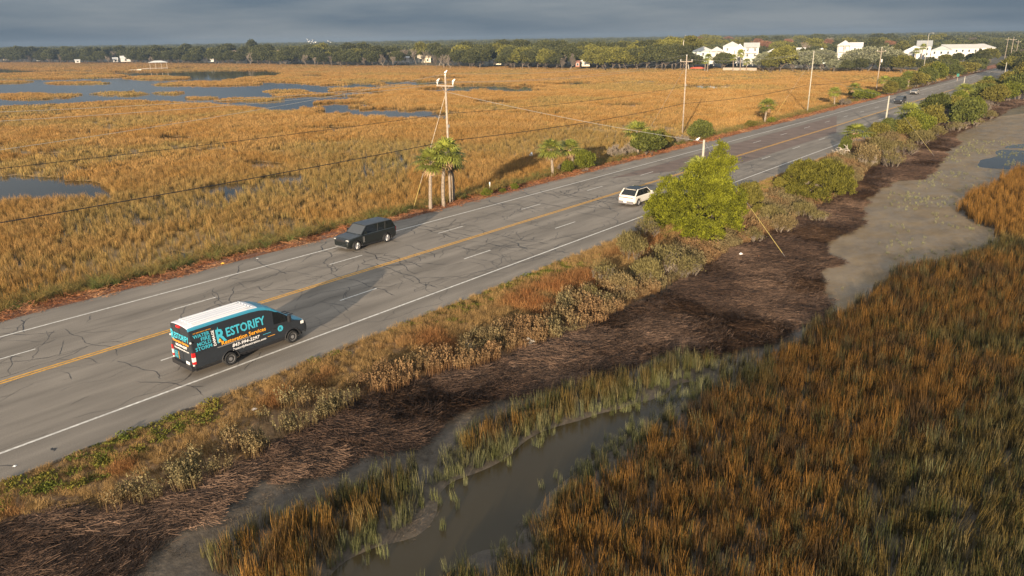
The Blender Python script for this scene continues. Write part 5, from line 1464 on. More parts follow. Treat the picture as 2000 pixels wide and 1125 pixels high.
# ---- generic car
def build_car(name, L_, Wd_, H, belt, hood, rear_h, wb, fax, glass, m_body, m_roof, tyre_r, spokes, arch=True, detail=True, wagon=0.0):
    """glass: (rear base y, rear top y, front top y, front base y) measured from the middle; + is forward"""
    t = empty(name); hw = Wd_ / 2
    def sec(zt, zb, k, r_=.10):
        w = hw * k
        h = [(0, zb), (w * .88, zb), (w * .97, zb + .10), (w, zb + .28), (w * .995, zt - r_ - .04), (w * .985, zt - r_ * .8), (w * .94, zt - r_ * .25), (w * .86, zt - .012), (w * .45, zt + .02), (0, zt + .025)]
        return h
    a, f = -L_ / 2, L_ / 2
    rb, rt, ft, fb = glass
    zb = .26
    pts = [(a, rear_h - .30, .80), (a + .05, rear_h - .10, .90), (a + .22, rear_h, .97), (rb, belt, .995), (rb + .6, belt, 1), (0, belt, 1), (fb - .35, belt, 1), (fb, belt - .02, .995), (fb + .35, hood, .985), (f - .55, hood - .04, .965), (f - .22, hood - .10, .93), (f - .06, hood - .22, .86), (f, hood - .38, .78)]
    b = MB(); loft(b, [(y, sec(zt, zb if a + .3 < y < f - .3 else zb + .06, k)) for y, zt, k in pts])
    body = b.build('body', m_body, t, False)
    ry = fax - wb
    if arch:
        cuts = []
        for y in (fax, ry):
            c = MB(); c.cyl((0, y, tyre_r), tyre_r + .07, 3, 'X', 26); cuts.append(c.build('cut', M_TRIM))
        boolean_cut(body, cuts)
        b = MB(); b.box(-hw * .76, a + .25, .2, hw * .76, f - .25, .7); b.build('underbody', M_TRIM, t)
        for s in (-1, 1):
            b = MB()
            for y in (fax, ry): b.tube([(s * (hw - .008), y + math.cos(R(q)) * (tyre_r + .08), tyre_r + math.sin(R(q)) * (tyre_r + .08)) for q in range(-15, 196, 14)], .02, 4)
            b.box(s * hw * .975 - .03, ry + tyre_r + .1, .25, s * hw * .975 + .03, fax - tyre_r - .1, .34)
            b.build('arch_trim', M_TRIM, t)
    for s in (-1, 1):
        for y in (fax, ry): wheel(t, s * (hw - .12), y, tyre_r, .25, s, spokes, .68)
    # greenhouse: each pane its own part, pillars with the roof
    zt = H - .07; wb_ = hw * .93; wt = hw * .82
    B = {'rl': (-wb_, rb), 'rr': (wb_, rb), 'fl': (-wb_, fb), 'fr': (wb_, fb)}
    def P(s, base, top, q, e=0.0):     # point on the side frame: q 0 bottom, 1 top
        return Vector((s * ((wb_ + (wt - wb_) * q) + e), base + (top - base) * q, belt - .02 + (zt - belt + .02) * q))
    def quad(nm, m, c, d):
        b = MB(); b.add(c, [(0, 1, 2, 3)]); return b.build(nm, m, t)
    e = .0
    quad('windscreen', M_GLASS2, [P(1, fb, ft, .03), P(-1, fb, ft, .03), P(-1, fb, ft, .99), P(1, fb, ft, .99)], 0)
    quad('rear_window', M_GLASS, [P(-1, rb, rt, .06), P(1, rb, rt, .06), P(1, rb, rt, .98), P(-1, rb, rt, .98)], 0)
    mid = (rb + fb) / 2
    for s in (-1, 1):
        pane = [(rb + .08, rt + .08), (rb + (fb - rb) * .30, rt + (ft - rt) * .24), (mid + .10, (rt + ft) / 2 + .10), (fb - .05, ft - .05)]
        for k in range(3):
            c = [P(s, pane[k][0], pane[k][1], .02), P(s, pane[k + 1][0], pane[k + 1][1], .02), P(s, pane[k + 1][0], pane[k + 1][1], .97), P(s, pane[k][0], pane[k][1], .97)]
            quad('side_window', M_GLASS, c if s > 0 else c[::-1], 0)
    b = MB()
    for s in (-1, 1):
        for (p, q, r_) in ((fb, ft, .035), (rb, rt, .06)):
            b.tube([P(s, p, q, 0), P(s, p, q, 1)], r_, 5)
        b.tube([P(s, rb, rt, 1), P(s, (rb + fb) / 2, (rt + ft) / 2, 1), P(s, fb, ft, 1)], .03, 5)
    b.build('pillar', m_body, t)
    b = MB()
    for s in (-1, 1):
        for (p, q) in ((mid + .10, (rt + ft) / 2 + .10), (rb + (fb - rb) * .30, rt + (ft - rt) * .24)): b.tube([P(s, p, q, 0), P(s, p, q, 1)], .012, 4)
    b.build('door_pillar', M_TRIM, t)
    b = MB(); n = 6; V = []; Fs = []
    for i in range(n + 1):
        q = i / n; y = rt - .04 + (ft - rt + .08) * q; cz = zt + .07 * math.sin(math.pi * (.12 + .76 * q)) ; ww = wt + .01
        V += [(-ww, y, zt - .01), (-ww * .93, y, cz - .02), (-ww * .45, y, cz), (ww * .45, y, cz), (ww * .93, y, cz - .02), (ww, y, zt - .01)]
    for i in range(n):
        for k in range(5): Fs.append((i * 6 + k, i * 6 + k + 1, (i + 1) * 6 + k + 1, (i + 1) * 6 + k))
    Fs.append((5, 4, 3, 2, 1, 0)); Fs.append(tuple(n * 6 + k for k in range(6)))
    b.add(V, Fs); b.build('roof', m_roof, t, False)
    for s in (-1, 1):
        b = MB(); b.tube([(s * wb_ * .98, fb - .35, belt + .08), (s * (hw + .10), fb - .33, belt + .12)], .03, 4); b.box(s * (hw + .12) - .08, fb - .40, belt + .03, s * (hw + .12) + .08, fb - .29, belt + .21); b.build('mirror', m_body, t)
        b = MB(); x0 = hw * .62
        b.add([(s * x0, f - .035, hood - .30), (s * hw * .86, f - .13, hood - .30), (s * hw * .93, f - .34, hood - .24), (s * hw * .91, f - .36, hood - .13), (s * hw * .80, f - .15, hood - .15), (s * x0, f - .05, hood - .18)], [tuple(range(6)) if s > 0 else tuple(range(5, -1, -1))])
        b.box(s * hw * .80 - .13, f - .12, hood - .27, s * hw * .80 + .07, f - .045, hood - .19); b.build('headlight', M_HLAMP, t)
    b = MB(); b.box(-hw * .55, f - .10, hood - .36, hw * .55, f + .012, hood - .20); b.build('grille', M_TRIM, t)
    b = MB(); b.box(-hw * .72, f - .14, .30, hw * .72, f + .03, .40); b.build('front_bumper', M_CHROME if detail else M_TRIM, t)
    return t, dict(a=a, f=f, hw=hw)

M_DGREEN = mat('dark_green_paint', (.006, .009, .009), .3, .1, .5, coat=.8)
M_CREAM = mat('pearl_white_paint', (.66, .63, .56), .25, 0, .5, coat=.6)
M_SILVER = mat('champagne_paint', (.40, .37, .32), .25, .4, .5, coat=.5)
M_DGREY = mat('graphite_paint', (.010, .012, .015), .38, .1, .5, coat=.7)
# large boxy SUV driving towards the camera in the far lane
t, g = build_car('suv_car', 5.2, 2.0, 1.87, 1.20, 1.14, 1.18, 3.18, 1.72, (-2.42, -2.12, .55, 1.22), M_DGREEN, M_DGREY, .39, 10)
for s in (-1, 1):
    b = MB(); b.box(s * g['hw'] * .985 - .03, .95, .55, s * g['hw'] * .985 + .03, 1.02, 1.02); b.box(s * g['hw'] * .985 - .03, 1.07, .55, s * g['hw'] * .985 + .03, 1.10, 1.02); b.build('side_vent', M_CHROME, t)
    b = MB(); b.box(s * .80 - .05, -2.63, .75, s * .80 + .05, -2.57, 1.15); b.build('tail_light', M_RED, t)
b = MB(); b.tube([(-.35, -1.9, 1.86), (-.30, -2.0, 1.93)], .03, 5); b.build('antenna_fin', M_TRIM, t)
t.scale = (1.03, 1.03, 1.03); t.location = (-48.62, 39.39, 0); t.rotation_euler = (0, 0, math.pi)
tag(t, 'dark green boxy SUV driving toward the camera in the far lane', 'car')
# pearl white SUV partly behind the cedar
t, g = build_car('suv_car', 4.9, 1.95, 1.74, 1.06, 1.02, 1.12, 2.9, 1.42, (-2.20, -1.50, .35, 1.25), M_CREAM, M_GLASS, .37, 7)
b = MB(); b.box(-.80, -2.475, .90, .80, -2.42, .97); b.build('tail_light', M_RED, t)
b = MB(); b.box(-.85, -2.50, .30, .85, -2.40, .58); b.build('rear_bumper', mat('grey_bumper', (.16, .15, .15), .5), t)
b = MB(); b.box(-.26, -2.515, .42, .10, -2.503, .55); b.build('licence_plate', M_PLATE, t)
b = MB(); b.box(-.60, -1.62, 1.62, .60, -1.38, 1.655); b.build('spoiler', M_CREAM, t)
wx_, wy_ = px(1246, 402)
t.location = (wx_ - .86, wy_ + 1.45, 0)
tag(t, 'pearl white SUV with dark glass roof driving away beside the cedar', 'car')
# two cars far down the road
t, g = build_car('suv_car', 4.8, 1.95, 1.75, 1.10, 1.08, 1.12, 2.85, 1.45, (-2.25, -1.9, .35, 1.15), M_DGREY, M_DGREY, .37, 5, arch=False, detail=False)
x, y = px(1757, 202.5); t.location = (-44.5, y + 1.0, 0); t.rotation_euler = (0, 0, math.pi)
tag(t, 'small dark SUV coming on in the distant inner lane', 'car')
t, g = build_car('sedan_car', 4.5, 1.82, 1.47, .95, .92, .98, 2.7, 1.35, (-1.85, -1.15, .15, 1.05), M_SILVER, M_SILVER, .32, 5, arch=False, detail=False)
x, y = px(1782, 184.5); t.location = (-48.1, y + 1.0, 0); t.rotation_euler = (0, 0, math.pi)
tag(t, 'champagne silver sedan furthest along the road', 'car')

# ================================================================== POLES AND WIRES
M_POLE = mat('pole_wood', (.30, .25, .20), .9, noise=(4, .25))
M_POLEG = mat('post_wood_grey', (.34, .32, .26), .9, noise=(4, .2))
M_PORC = mat('porcelain', (.75, .74, .70), .3)
M_CABLE = mat('cable_black', (.012, .010, .010), .7)
M_WIRE = mat('bare_wire', (.42, .41, .38), .4, .5)
M_GUARD = mat('guy_guard_yellow', (.50, .40, .13), .6)
def gz(x, y): return float(ground_z(np.array([x]), np.array([y]))[0])
POLES = []
def pole(u, v, vtop, label, arm=True, arm_h=.9, name='utility_pole', r_=.145, z=-.4, can=False):
    x, y = px(u, v, z); h = (CAM_H - z) * (v - vtop) / (v - hor(u)) * 1.0
    # exact height by projection
    for _ in range(6):
        _, vt = proj(x, y, z + h); h += (float(vt) - vtop) * (CAM_H / (v - hor(u))) * .95
    t = empty(name, (x, y, z - .3)); H_ = h + .3
    b = MB(); b.tube([(0, 0, 0), (0, 0, H_ * .5), (0, 0, H_)], [r_, r_ * .85, r_ * .68], 10); b.build('shaft', M_POLE if arm else M_POLEG, t, True)
    tops = []
    if arm:
        za = H_ - arm_h
        b = MB(); b.box(-1.22, -.13, za - .07, 1.22, -.02, .07 + za); b.tube([(-.6, -.09, za - .05), (0, -.14, za - .65)], .018, 4); b.tube([(.6, -.09, za - .05), (0, -.14, za - .65)], .018, 4); b.build('crossarm', M_POLE, t)
        for xx, zz in ((-1.12, za + .07), (1.12, za + .07), (0, H_)):
            b = MB(); b.tube([(xx, -.075 if xx else 0, zz), (xx, -.075 if xx else 0, zz + .14), (xx, -.075 if xx else 0, zz + .20), (xx, -.075 if xx else 0, zz + .28)], [.03, .05, .09, .06], 8); b.build('insulator', M_PORC, t)
            tops.append((xx, zz + .30))
        b = MB(); b.box(.14, -.1, H_ * .62, .26, .1, H_ * .62 + .3); b.build('bracket', M_WIRE, t)
    if can:
        b = MB(); b.cyl((.42, 0, H_ * .72), .24, .9, 'Z', 12); b.build('transformer', mat('transformer_grey', (.45, .47, .47), .5), t)
    d = dict(x=x, y=y, z0=z - .3, H=H_, tops=tops); POLES.append(d)
    tag(t, label, 'utility pole', 'poles along the road'); return d
P1 = pole(880, 396, 150, 'nearest tall wooden utility pole with crossarm behind the palm clump')
P2 = pole(1333, 256, 110, 'second tall crossarm pole beside the rounded dark shrub')
P3 = pole(1577, 217, 99, 'third tall pole, standing bare at the marsh edge', arm=False)
P4 = pole(1711, 178, 94, 'fourth tall pole with a crossarm and insulators', can=True)
P5 = pole(1802, 146, 66, 'fifth pole, lamp arm at its top, before the long white building', arm=False)
P6 = pole(1867, 118, 97, 'short pole among the oaks before the long white building', arm=False, r_=.14)
S1 = pole(1367, 395, 273, 'short grey post rising behind the pointed cedar', arm=False, name='guy_post', r_=.17)
S2 = pole(1726, 263, 187, 'leaning grey post on the near bank beside the bushy palm', arm=False, name='guy_post', r_=.17)
S3 = pole(1880, 178, 149, 'far grey post on the near bank', arm=False, name='guy_post', r_=.15)
P7 = pole(1958, 166, 122, 'tall pole at the right edge among the palms', arm=False)
P8 = pole(1961, 120, 74, 'crossarm pole, leftmost of the group at the upper right', r_=.15)
P9 = pole(1970, 128, 74, 'slightly leaning crossarm pole, second of the group at the upper right', r_=.15)
P10 = pole(1983, 113, 79, 'white based pole, third of the group at the upper right', r_=.15)
P11 = pole(1990, 108, 86, 'shortest pole of the group at the upper right', arm=False, r_=.13)
P12 = pole(1950, 96, 78, 'faraway pole left of the group at the upper right', arm=False, r_=.13)
b = MB(); q_ = bpy.data.objects.get('utility_pole.004')
b.tube([(0, 0, P5['H']), (.9, 0, P5['H'] + .35), (1.5, 0, P5['H'] + .3)], .05, 5); b.box(1.3, -.12, P5['H'] + .18, 2.0, .12, P5['H'] + .32); b.build('lamp_arm', M_WIRE, q_)
def wp(P, xx, zz): return Vector((P['x'] + xx, P['y'], P['z0'] + zz))
def span(a, b_, sag, r_, m, name, label, cat='wire', group=None, n=18):
    b = MB(); a = Vector(a); b_ = Vector(b_)
    b.tube([a.lerp(b_, k / n) - Vector((0, 0, sag * 4 * (k / n) * (1 - k / n))) for k in range(n + 1)], r_, 4, False)
    o = b.build(name, m); tag(o, label, cat, group); return o
def at_x(u, v, xp):
    """point where the photo pixel's ray crosses the vertical plane x = xp"""
    ax, ay = px(u, max(v, hor(u) + 3), 0); k = xp / ax
    return Vector((xp, ay * k, CAM_H * (1 - k)))
# telephone cable down the left row
c0 = at_x(-60, 444, P1['x']); c1 = at_x(879, 275, P1['x']); c2 = at_x(1335, 202, P2['x']); c3 = at_x(1577, 166, P3['x']); c4 = at_x(1714, 148, P4['x'])
cprev = c1 + (c0 - c1) * (34 / (c0 - c1).length) * 1.0
span(c1, c1 + (c0 - c1) * 1.35 + Vector((0, 0, .2)), .25, .034, M_CABLE, 'telephone_cable', 'thick black cable running left from the nearest pole across the near marsh', 'cable', 'black telephone cable spans')
span(c1, c2, .5, .034, M_CABLE, 'telephone_cable', 'thick black cable between the nearest and second poles', 'cable', 'black telephone cable spans')
span(c2, c3, .6, .034, M_CABLE, 'telephone_cable', 'thick black cable between the second and third poles', 'cable', 'black telephone cable spans')
span(c3, c4, .6, .04, M_CABLE, 'telephone_cable', 'thick black cable between the third and fourth poles', 'cable', 'black telephone cable spans')
# neutral wire
n1 = at_x(873, 222, P1['x']); n2 = at_x(1338, 168, P2['x'])
span(n1, at_x(-80, 338, P1['x']), .15, .020, M_CABLE, 'power_line', 'thin dark wire running left from halfway up the nearest pole', 'wire', 'thin wires of the pole line')
span(n1, n2, .5, .020, M_CABLE, 'power_line', 'thin dark wire between the nearest and second poles', 'wire', 'thin wires of the pole line')
# primary conductors
for k, (xx, zz) in enumerate(P1['tops']):
    a = wp(P1, xx, zz); nm = ('outer left', 'outer right', 'pole top')[k]
    e0 = at_x(-80, (222, 241, 304)[k], P1['x'] + xx)
    span(a, e0, .35, .013, M_WIRE, 'power_line', 'pale wire from the %s insulator of the nearest pole leaving the picture left' % nm, 'wire', 'thin wires of the pole line')
    span(a, wp(P2, P2['tops'][k][0], P2['tops'][k][1]), 1.0, .013, M_WIRE, 'power_line', 'pale wire from the %s insulator of the nearest pole to the second pole' % nm, 'wire', 'thin wires of the pole line')
    span(wp(P2, *P2['tops'][k]), wp(P3, xx * .3, P3['H'] - .2 * k), 1.0, .012, M_WIRE, 'power_line', 'pale wire from the %s insulator of the second pole to the third' % nm, 'wire', 'thin wires of the pole line')
    span(wp(P4, *P4['tops'][k]), wp(P3, xx * .3, P3['H'] - .2 * k), 1.0, .012, M_WIRE, 'power_line', 'pale wire from the third pole to the %s insulator of the fourth' % nm, 'wire', 'thin wires of the pole line')
# guys across the road and down to the ground
span(wp(P1, 0, P1['H'] - 1.5), wp(S1, 0, S1['H'] - .2), .3, .018, M_WIRE, 'span_guy', 'pale guy wire crossing the road from the nearest pole to the short post', 'guy wire', 'guy wires')
span(wp(P3, 0, P3['H'] - 5.0), wp(S2, 0, S2['H'] - .2), .4, .014, M_WIRE, 'span_guy', 'faint guy wire crossing the road to the leaning post', 'guy wire', 'guy wires')
def guy(top, u, v, f0, f1, label, z=-1.0):
    x, y = px(u, v, z); a = Vector(top); e = Vector((x, y, z)); t = empty('guy_wire', (0, 0, 0))
    b = MB(); b.tube([a, e], .014, 4, False); b.build('wire', M_WIRE, t)
    b = MB(); b.tube([a.lerp(e, f0), a.lerp(e, f1)], .021, 6); b.build('guard', M_GUARD, t); tag(t, label, 'guy wire', 'guy wires')
guy(wp(S1, 0, S1['H'] - .2), 1538, 508, .62, .95, 'guy wire with yellow guard from the short post to the reed wrack beside the cedar')
guy(wp(S2, 0, S2['H'] - .2), 1827, 308, .60, .93, 'guy wire with yellow guard from the leaning post to the mudflat edge')
guy(wp(S3, 0, S3['H'] - .2), 1949, 228, .62, .93, 'guy wire with yellow guard from the far post to the mudflat')
guy(wp(P1, 0, P1['H'] - 1.6), 806, 412, .76, .97, 'guy wire with yellow guard left of the palm clump')
guy(wp(P2, 0, P2['H'] - 1.6), 1240, 300, .72, .9, 'guy wire slanting from the second pole into the thicket')
guy(wp(P3, 0, P3['H'] - 1.6), 1516, 222, .74, .97, 'guy wire with yellow guard standing in the marsh left of the third pole')
# marker stake, roadside sign, box
x, y = px(957, 374, -1.0); b = MB(); b.box(-.05, -.05, 0, .05, .05, 1.35); b.box(-.055, -.055, 1.1, .055, .055, 1.36)
o = b.build('marker_stake', M_LAMPW); o.location = (x, y, -1.2); tag(o, 'pale marker stake in the grass behind the small round shrub', 'stake')
x, y = px(1869, 160, -.2); t = empty('road_sign', (x, y, -.3)); b = MB(); b.box(-.06, -.06, 0, .06, .06, 2.6); b.build('post', M_POLE, t)
b = MB(); b.box(-.42, -.10, 1.9, .42, -.062, 2.9); b.build('sign_panel', mat('sign_green', (.03, .16, .13), .5), t); tag(t, 'small green roadside sign on a post at the far verge', 'sign')

# ================================================================== BUILDINGS
M_WALLW = mat('white_siding', (.56, .55, .52), .7, noise=(.6, .06)); M_WALLT = mat('pale_teal_siding', (.40, .49, .45), .7); M_ROOFL = mat('pale_roof', (.50, .49, .46), .7, noise=(.8, .1)); M_ROOFG = mat('grey_roof', (.30, .31, .31), .7, noise=(.8, .12))
M_ROOFM = mat('metal_roof_white', (.68, .67, .63), .5); M_WIN = mat('window_glass', (.05, .06, .07), .15, 0, .6); M_CREAMW = mat('cream_wall', (.60, .53, .40), .8); M_WOODD = mat('weathered_deck', (.34, .28, .22), .9); M_BRICK = mat('brick_wall', (.34, .15, .10), .9, noise=(3, .2))
def roof_mesh(b, w, d, z, hr, kind, over=.45, yoff=0, xoff=0):
    x0, x1, y0, y1 = xoff - w / 2 - over, xoff + w / 2 + over, yoff - d / 2 - over, yoff + d / 2 + over; th = .25
    base = [(x0, y0, z), (x1, y0, z), (x1, y1, z), (x0, y1, z)]
    if kind == 'hip':
        i = min(w, d) / 2; rid = [(x0 + i, (y0 + y1) / 2, z + hr), (x1 - i, (y0 + y1) / 2, z + hr)] if w >= d else [((x0 + x1) / 2, y0 + i, z + hr), ((x0 + x1) / 2, y1 - i, z + hr)]
        if w >= d: f = [(0, 1, 5, 4), (2, 3, 4, 5), (3, 0, 4), (1, 2, 5)]
        else: f = [(0, 1, 4), (1, 2, 5, 4), (2, 3, 5), (3, 0, 4, 5)]
        b.add(base + rid, f + [(3, 2, 1, 0)])
    elif kind == 'gable_x':   # ridge along x
        b.add(base + [(x0, (y0 + y1) / 2, z + hr), (x1, (y0 + y1) / 2, z + hr)], [(0, 1, 5, 4), (2, 3, 4, 5), (3, 0, 4), (1, 2, 5), (3, 2, 1, 0)])
    else:                     # ridge along y: gable faces the viewer
        b.add(base + [((x0 + x1) / 2, y0, z + hr), ((x0 + x1) / 2, y1, z + hr)], [(0, 1, 4), (1, 2, 5, 4), (2, 3, 5), (3, 0, 4, 5), (3, 2, 1, 0)])
def house(name, u, v, wpx, floors, label, wall, roof, kind='hip', depth=10, hr=2.2, fh=3.0, stilts=0.0, porch=False, rot=None, nwin=None, z=.6, cat='house', group=None, vt=None):
    x, y = px(u, v, z); dist = math.hypot(x, y); w = wpx * (CAM_H - z) / (v - hor(u)) * 1.02
    t = empty(name, (x, y, z)); face = math.atan2(-x, y) if rot is None else rot   # front looks back along the sight line unless told
    t.rotation_euler = (0, 0, face)
    kk_ = (CAM_H / (v - hor(u))) / (17.0 / (v - 57)); fh *= .92 * kk_; hr *= .85 * kk_; stilts *= kk_; depth *= min(kk_, 1.6); h = floors * fh; z0 = stilts * .8; stilts = z0
    b = MB(); b.box(-w / 2, 0, z0, w / 2, depth, z0 + h); b.build('wall', wall, t)
    b = MB(); roof_mesh(b, w, depth, z0 + h + .02, hr, kind, yoff=depth / 2); b.build('roof', roof, t)
    nw = nwin or max(1, int(w / (3.2 * kk_)))
    for f in range(floors):
        for k in range(nw):
            cx = -w / 2 + w * (k + .5) / nw; b = MB(); zc = z0 + f * fh + fh * .28; ws = kk_
            b.box(cx - .62 * ws, -.07, zc - .1, cx + .62 * ws, -.005, zc + fh * .55); fr = b.build('window', M_WALLW, t)
            b = MB(); b.box(cx - .48 * ws, -.09, zc, cx + .48 * ws, -.075, zc + fh * .5); b.build('pane', M_WIN, fr)
    if stilts:
        for k in range(max(3, int(w / 3)) + 1):
            b = MB(); cx = -w / 2 + w * k / max(3, int(w / 3)); b.box(cx - .15, .0, 0, cx + .15, .3, z0); b.build('stilt', wall, t)
    if porch:
        for f in range(floors):
            zz = z0 + f * fh
            b = MB(); b.box(-w * .42, -2.0, zz - .15, w * .42, 0, zz); b.build('porch_deck', M_WALLW, t)
            b = MB(); b.box(-w * .42, -2.0, zz + .9, w * .42, -1.93, zz + 1.0)
            for k in range(9): xx = -w * .42 + w * .84 * k / 8; b.box(xx - .04, -2.0, zz, xx + .04, -1.93, zz + .9)
            b.build('railing', M_WALLW, t)
            for k in range(3): xx = -w * .4 + w * .8 * k / 2; b = MB(); b.box(xx - .12, -2.0, zz, xx + .12, -1.8, zz + fh - .1); b.build('porch_post', M_WALLW, t)
        b = MB(); b.box(-w * .44, -2.2, z0 + floors * fh - .12, w * .44, 0, z0 + floors * fh); b.build('porch_roof', roof, t)
    tag(t, label, cat, group); return t
GA = 'white buildings beyond the marsh'
house('apartment_house', 1372, 127.5, 44, 2, 'leftmost pale teal apartment block with a hipped pale roof', M_WALLT, M_ROOFL, 'hip', 14, 2.6, 2.9, 1.2, group=GA)
house('apartment_house', 1398, 128, 26, 2, 'narrow white apartment block between the teal one and the gabled one', M_WALLW, M_ROOFL, 'hip', 12, 2.4, 3.0, 1.2, porch=True, group=GA)
house('apartment_house', 1427, 126.5, 34, 3, 'white apartment block with a hipped roof behind the dark rounded oak', M_WALLW, M_ROOFL, 'hip', 14, 2.6, 2.9, .6, group=GA)
house('apartment_house', 1442, 129, 18, 2, 'white wing with a gable facing the marsh', M_WALLW, M_ROOFM, 'gable_y', 12, 3.0, 3.3, 1.6, group=GA)
house('apartment_house', 1465, 128, 28, 3, 'white apartment block with dark porches at the right end of the left group', M_WALLW, M_ROOFL, 'gable_x', 12, 2.4, 2.7, 1.0, porch=True, group=GA)
house('apartment_house', 1511, 126, 30, 2, 'white house mostly hidden behind the live oaks right of the gabled wing', M_WALLW, M_ROOFM, 'hip', 12, 2.4, 2.8, .6, porch=True, group=GA)
house('apartment_house', 1556, 125, 26, 2, 'white house hidden in the oak grove left of the third pole top', M_WALLW, M_ROOFM, 'gable_x', 12, 2.4, 2.8, .6, group=GA)
house('apartment_house', 1602, 126, 22, 2, 'pale teal house hidden behind live oaks left of the narrow house', M_WALLT, M_ROOFM, 'hip', 12, 2.4, 2.8, .6, porch=True, group=GA)
house('apartment_house', 1645, 130, 26, 3, 'tall narrow white house with porches between the live oaks', M_WALLW, M_ROOFL, 'hip', 12, 2.6, 2.9, 1.6, porch=True, group=GA)
house('apartment_house', 1666, 126, 26, 3, 'white house with pale metal roof right of the tall narrow one', M_WALLW, M_ROOFM, 'gable_x', 12, 2.4, 2.8, .6, group=GA)
house('white_building', 1783, 115, 40, 1, 'low white building with a hipped roof left of the grey gabled roof', M_WALLW, M_ROOFM, 'hip', 14, 4.0, 4.2, 0, group=GA, cat='building')
house('white_building', 1802, 111, 26, 2, 'grey roofed gabled building rising behind the low white one', M_WALLW, M_ROOFG, 'gable_x', 10, 4.2, 3.3, 0, group=GA, cat='building')
house('white_building', 1836, 118, 36, 2, 'white gable end of the long building', M_WALLW, M_ROOFG, 'gable_y', 16, 2.8, 2.9, 0, group=GA, cat='building', nwin=3)
house('white_building', 1872, 113, 66, 2, 'long white two storey building, left half with vents on its roof', M_WALLW, M_ROOFL, 'gable_x', 14, 2.8, 2.9, 0, group=GA, cat='building')
house('white_building', 1912, 111, 52, 2, 'long white two storey building, right half with a hipped end', M_WALLW, M_ROOFL, 'hip', 14, 2.8, 2.9, 0, group=GA, cat='building')
house('white_building', 1962, 84, 26, 1, 'low flat white roof far off at the upper right', M_WALLW, M_ROOFM, 'hip', 18, .8, 4.0, 0, group=GA, cat='building')
house('white_building', 1996, 90, 22, 1, 'bright pale roof cut by the right edge of the picture', M_WALLW, M_ROOFM, 'gable_x', 18, 2, 3.6, 0, group=GA, cat='building')
GH = 'houses on the far shore'
house('house', 15, 117.5, 15, 2, 'small cream house in the trees at the far left edge', M_CREAMW, M_CREAMW, 'hip', 9, 2, 2.3, group=GH)
house('house', 246, 120.5, 18, 1, 'long white roofed house left of the boathouse', M_WALLW, M_ROOFM, 'gable_x', 9, 1.6, 1.8, group=GH)
house('house', 226, 121, 9, 1, 'small white shed left of the long roofed house', M_WALLW, M_ROOFM, 'gable_x', 6, 1, 1.5, group=GH)
house('house', 152, 122.5, 9, 1, 'low white shed on the marsh edge at the left', M_WALLW, M_ROOFM, 'gable_x', 6, .6, 1.2, group=GH)
house('house', 76, 119, 8, 1, 'pale roof between the cream house and the white shed', M_WALLW, M_ROOFM, 'gable_x', 6, .8, 1.4, group=GH)
house('house', 408, 121, 19, 1, 'white gabled house in the treeline right of the boathouse', M_WALLW, M_ROOFL, 'gable_y', 9, 1.7, 2.4, group=GH)
house('house', 575, 121.5, 16, 1, 'brownish house low in the treeline below the gulls', M_CREAMW, M_WOODD, 'gable_x', 8, 1.2, 1.8, group=GH)
house('house', 784, 123.5, 32, 1, 'long flat white house on the far shore', M_WALLW, M_ROOFM, 'gable_x', 8, .6, 2.2, group=GH, stilts=.8)
house('house', 829, 122, 26, 1, 'cream house with long roof beside the white steep gable', M_CREAMW, M_CREAMW, 'gable_x', 9, 2.2, 2.4, group=GH)
house('house', 843, 120.5, 11, 2, 'steep white gable with a spire like point', M_WALLW, M_WALLW, 'gable_y', 8, 4.4, 2.6, group=GH)
house('house', 971, 126.5, 16, 1, 'small cream hut on the far shore right of centre', M_CREAMW, M_ROOFM, 'hip', 6, .5, 2.4, group=GH)
house('house', 1143, 129.5, 18, 1, 'cream and brick house under the trees left of the big oaks', M_CREAMW, M_ROOFM, 'hip', 7, 1.2, 2.6, group=GH)
house('house', 1128, 130.5, 8, 1, 'small brick outbuilding left of the cream and brick house', M_BRICK, M_BRICK, 'gable_x', 5, .8, 2.2, group=GH)
# retaining wall and upturned red boat below the apartments
x, y = px(1412, 133, .2); x2, y2 = px(1478, 133.5, .2)
b = MB(); d_ = Vector((x2 - x, y2 - y, 0)); L2 = d_.length; b.box(0, 0, -1, L2, .4, .35); b.box(0, -.05, .35, L2, .45, .45); o = b.build('retaining_wall', M_WOODD); o.location = (x, y, 0); o.rotation_euler = (0, 0, math.atan2(d_.y, d_.x)); tag(o, 'low pale retaining wall below the gabled apartment blocks', 'wall')
x, y = px(1364, 133, 0); b = MB(); V = []; Fs = []
for i in range(9):
    q = i / 8; yy = (q - .5) * 9; w = 1.25 * math.sin(math.pi * min(.98, q * .9 + .1)) ** .7; hgt = .9 * math.sin(math.pi * (.15 + .7 * q))
    V += [(-w, yy, 0), (-w * .7, yy, hgt * .7), (0, yy, hgt), (w * .7, yy, hgt * .7), (w, yy, 0)]
for i in range(8):
    for k in range(4): Fs.append((i * 5 + k, i * 5 + k + 1, i * 5 + k + 6, i * 5 + k + 5))
b.add(V, Fs); o = b.build('boat', mat('red_hull', (.42, .09, .05), .6)); o.location = (x, y, -.2); o.rotation_euler = (0, 0, R(100)); tag(o, 'faded red upturned boat on the shore below the leftmost apartment block', 'boat')
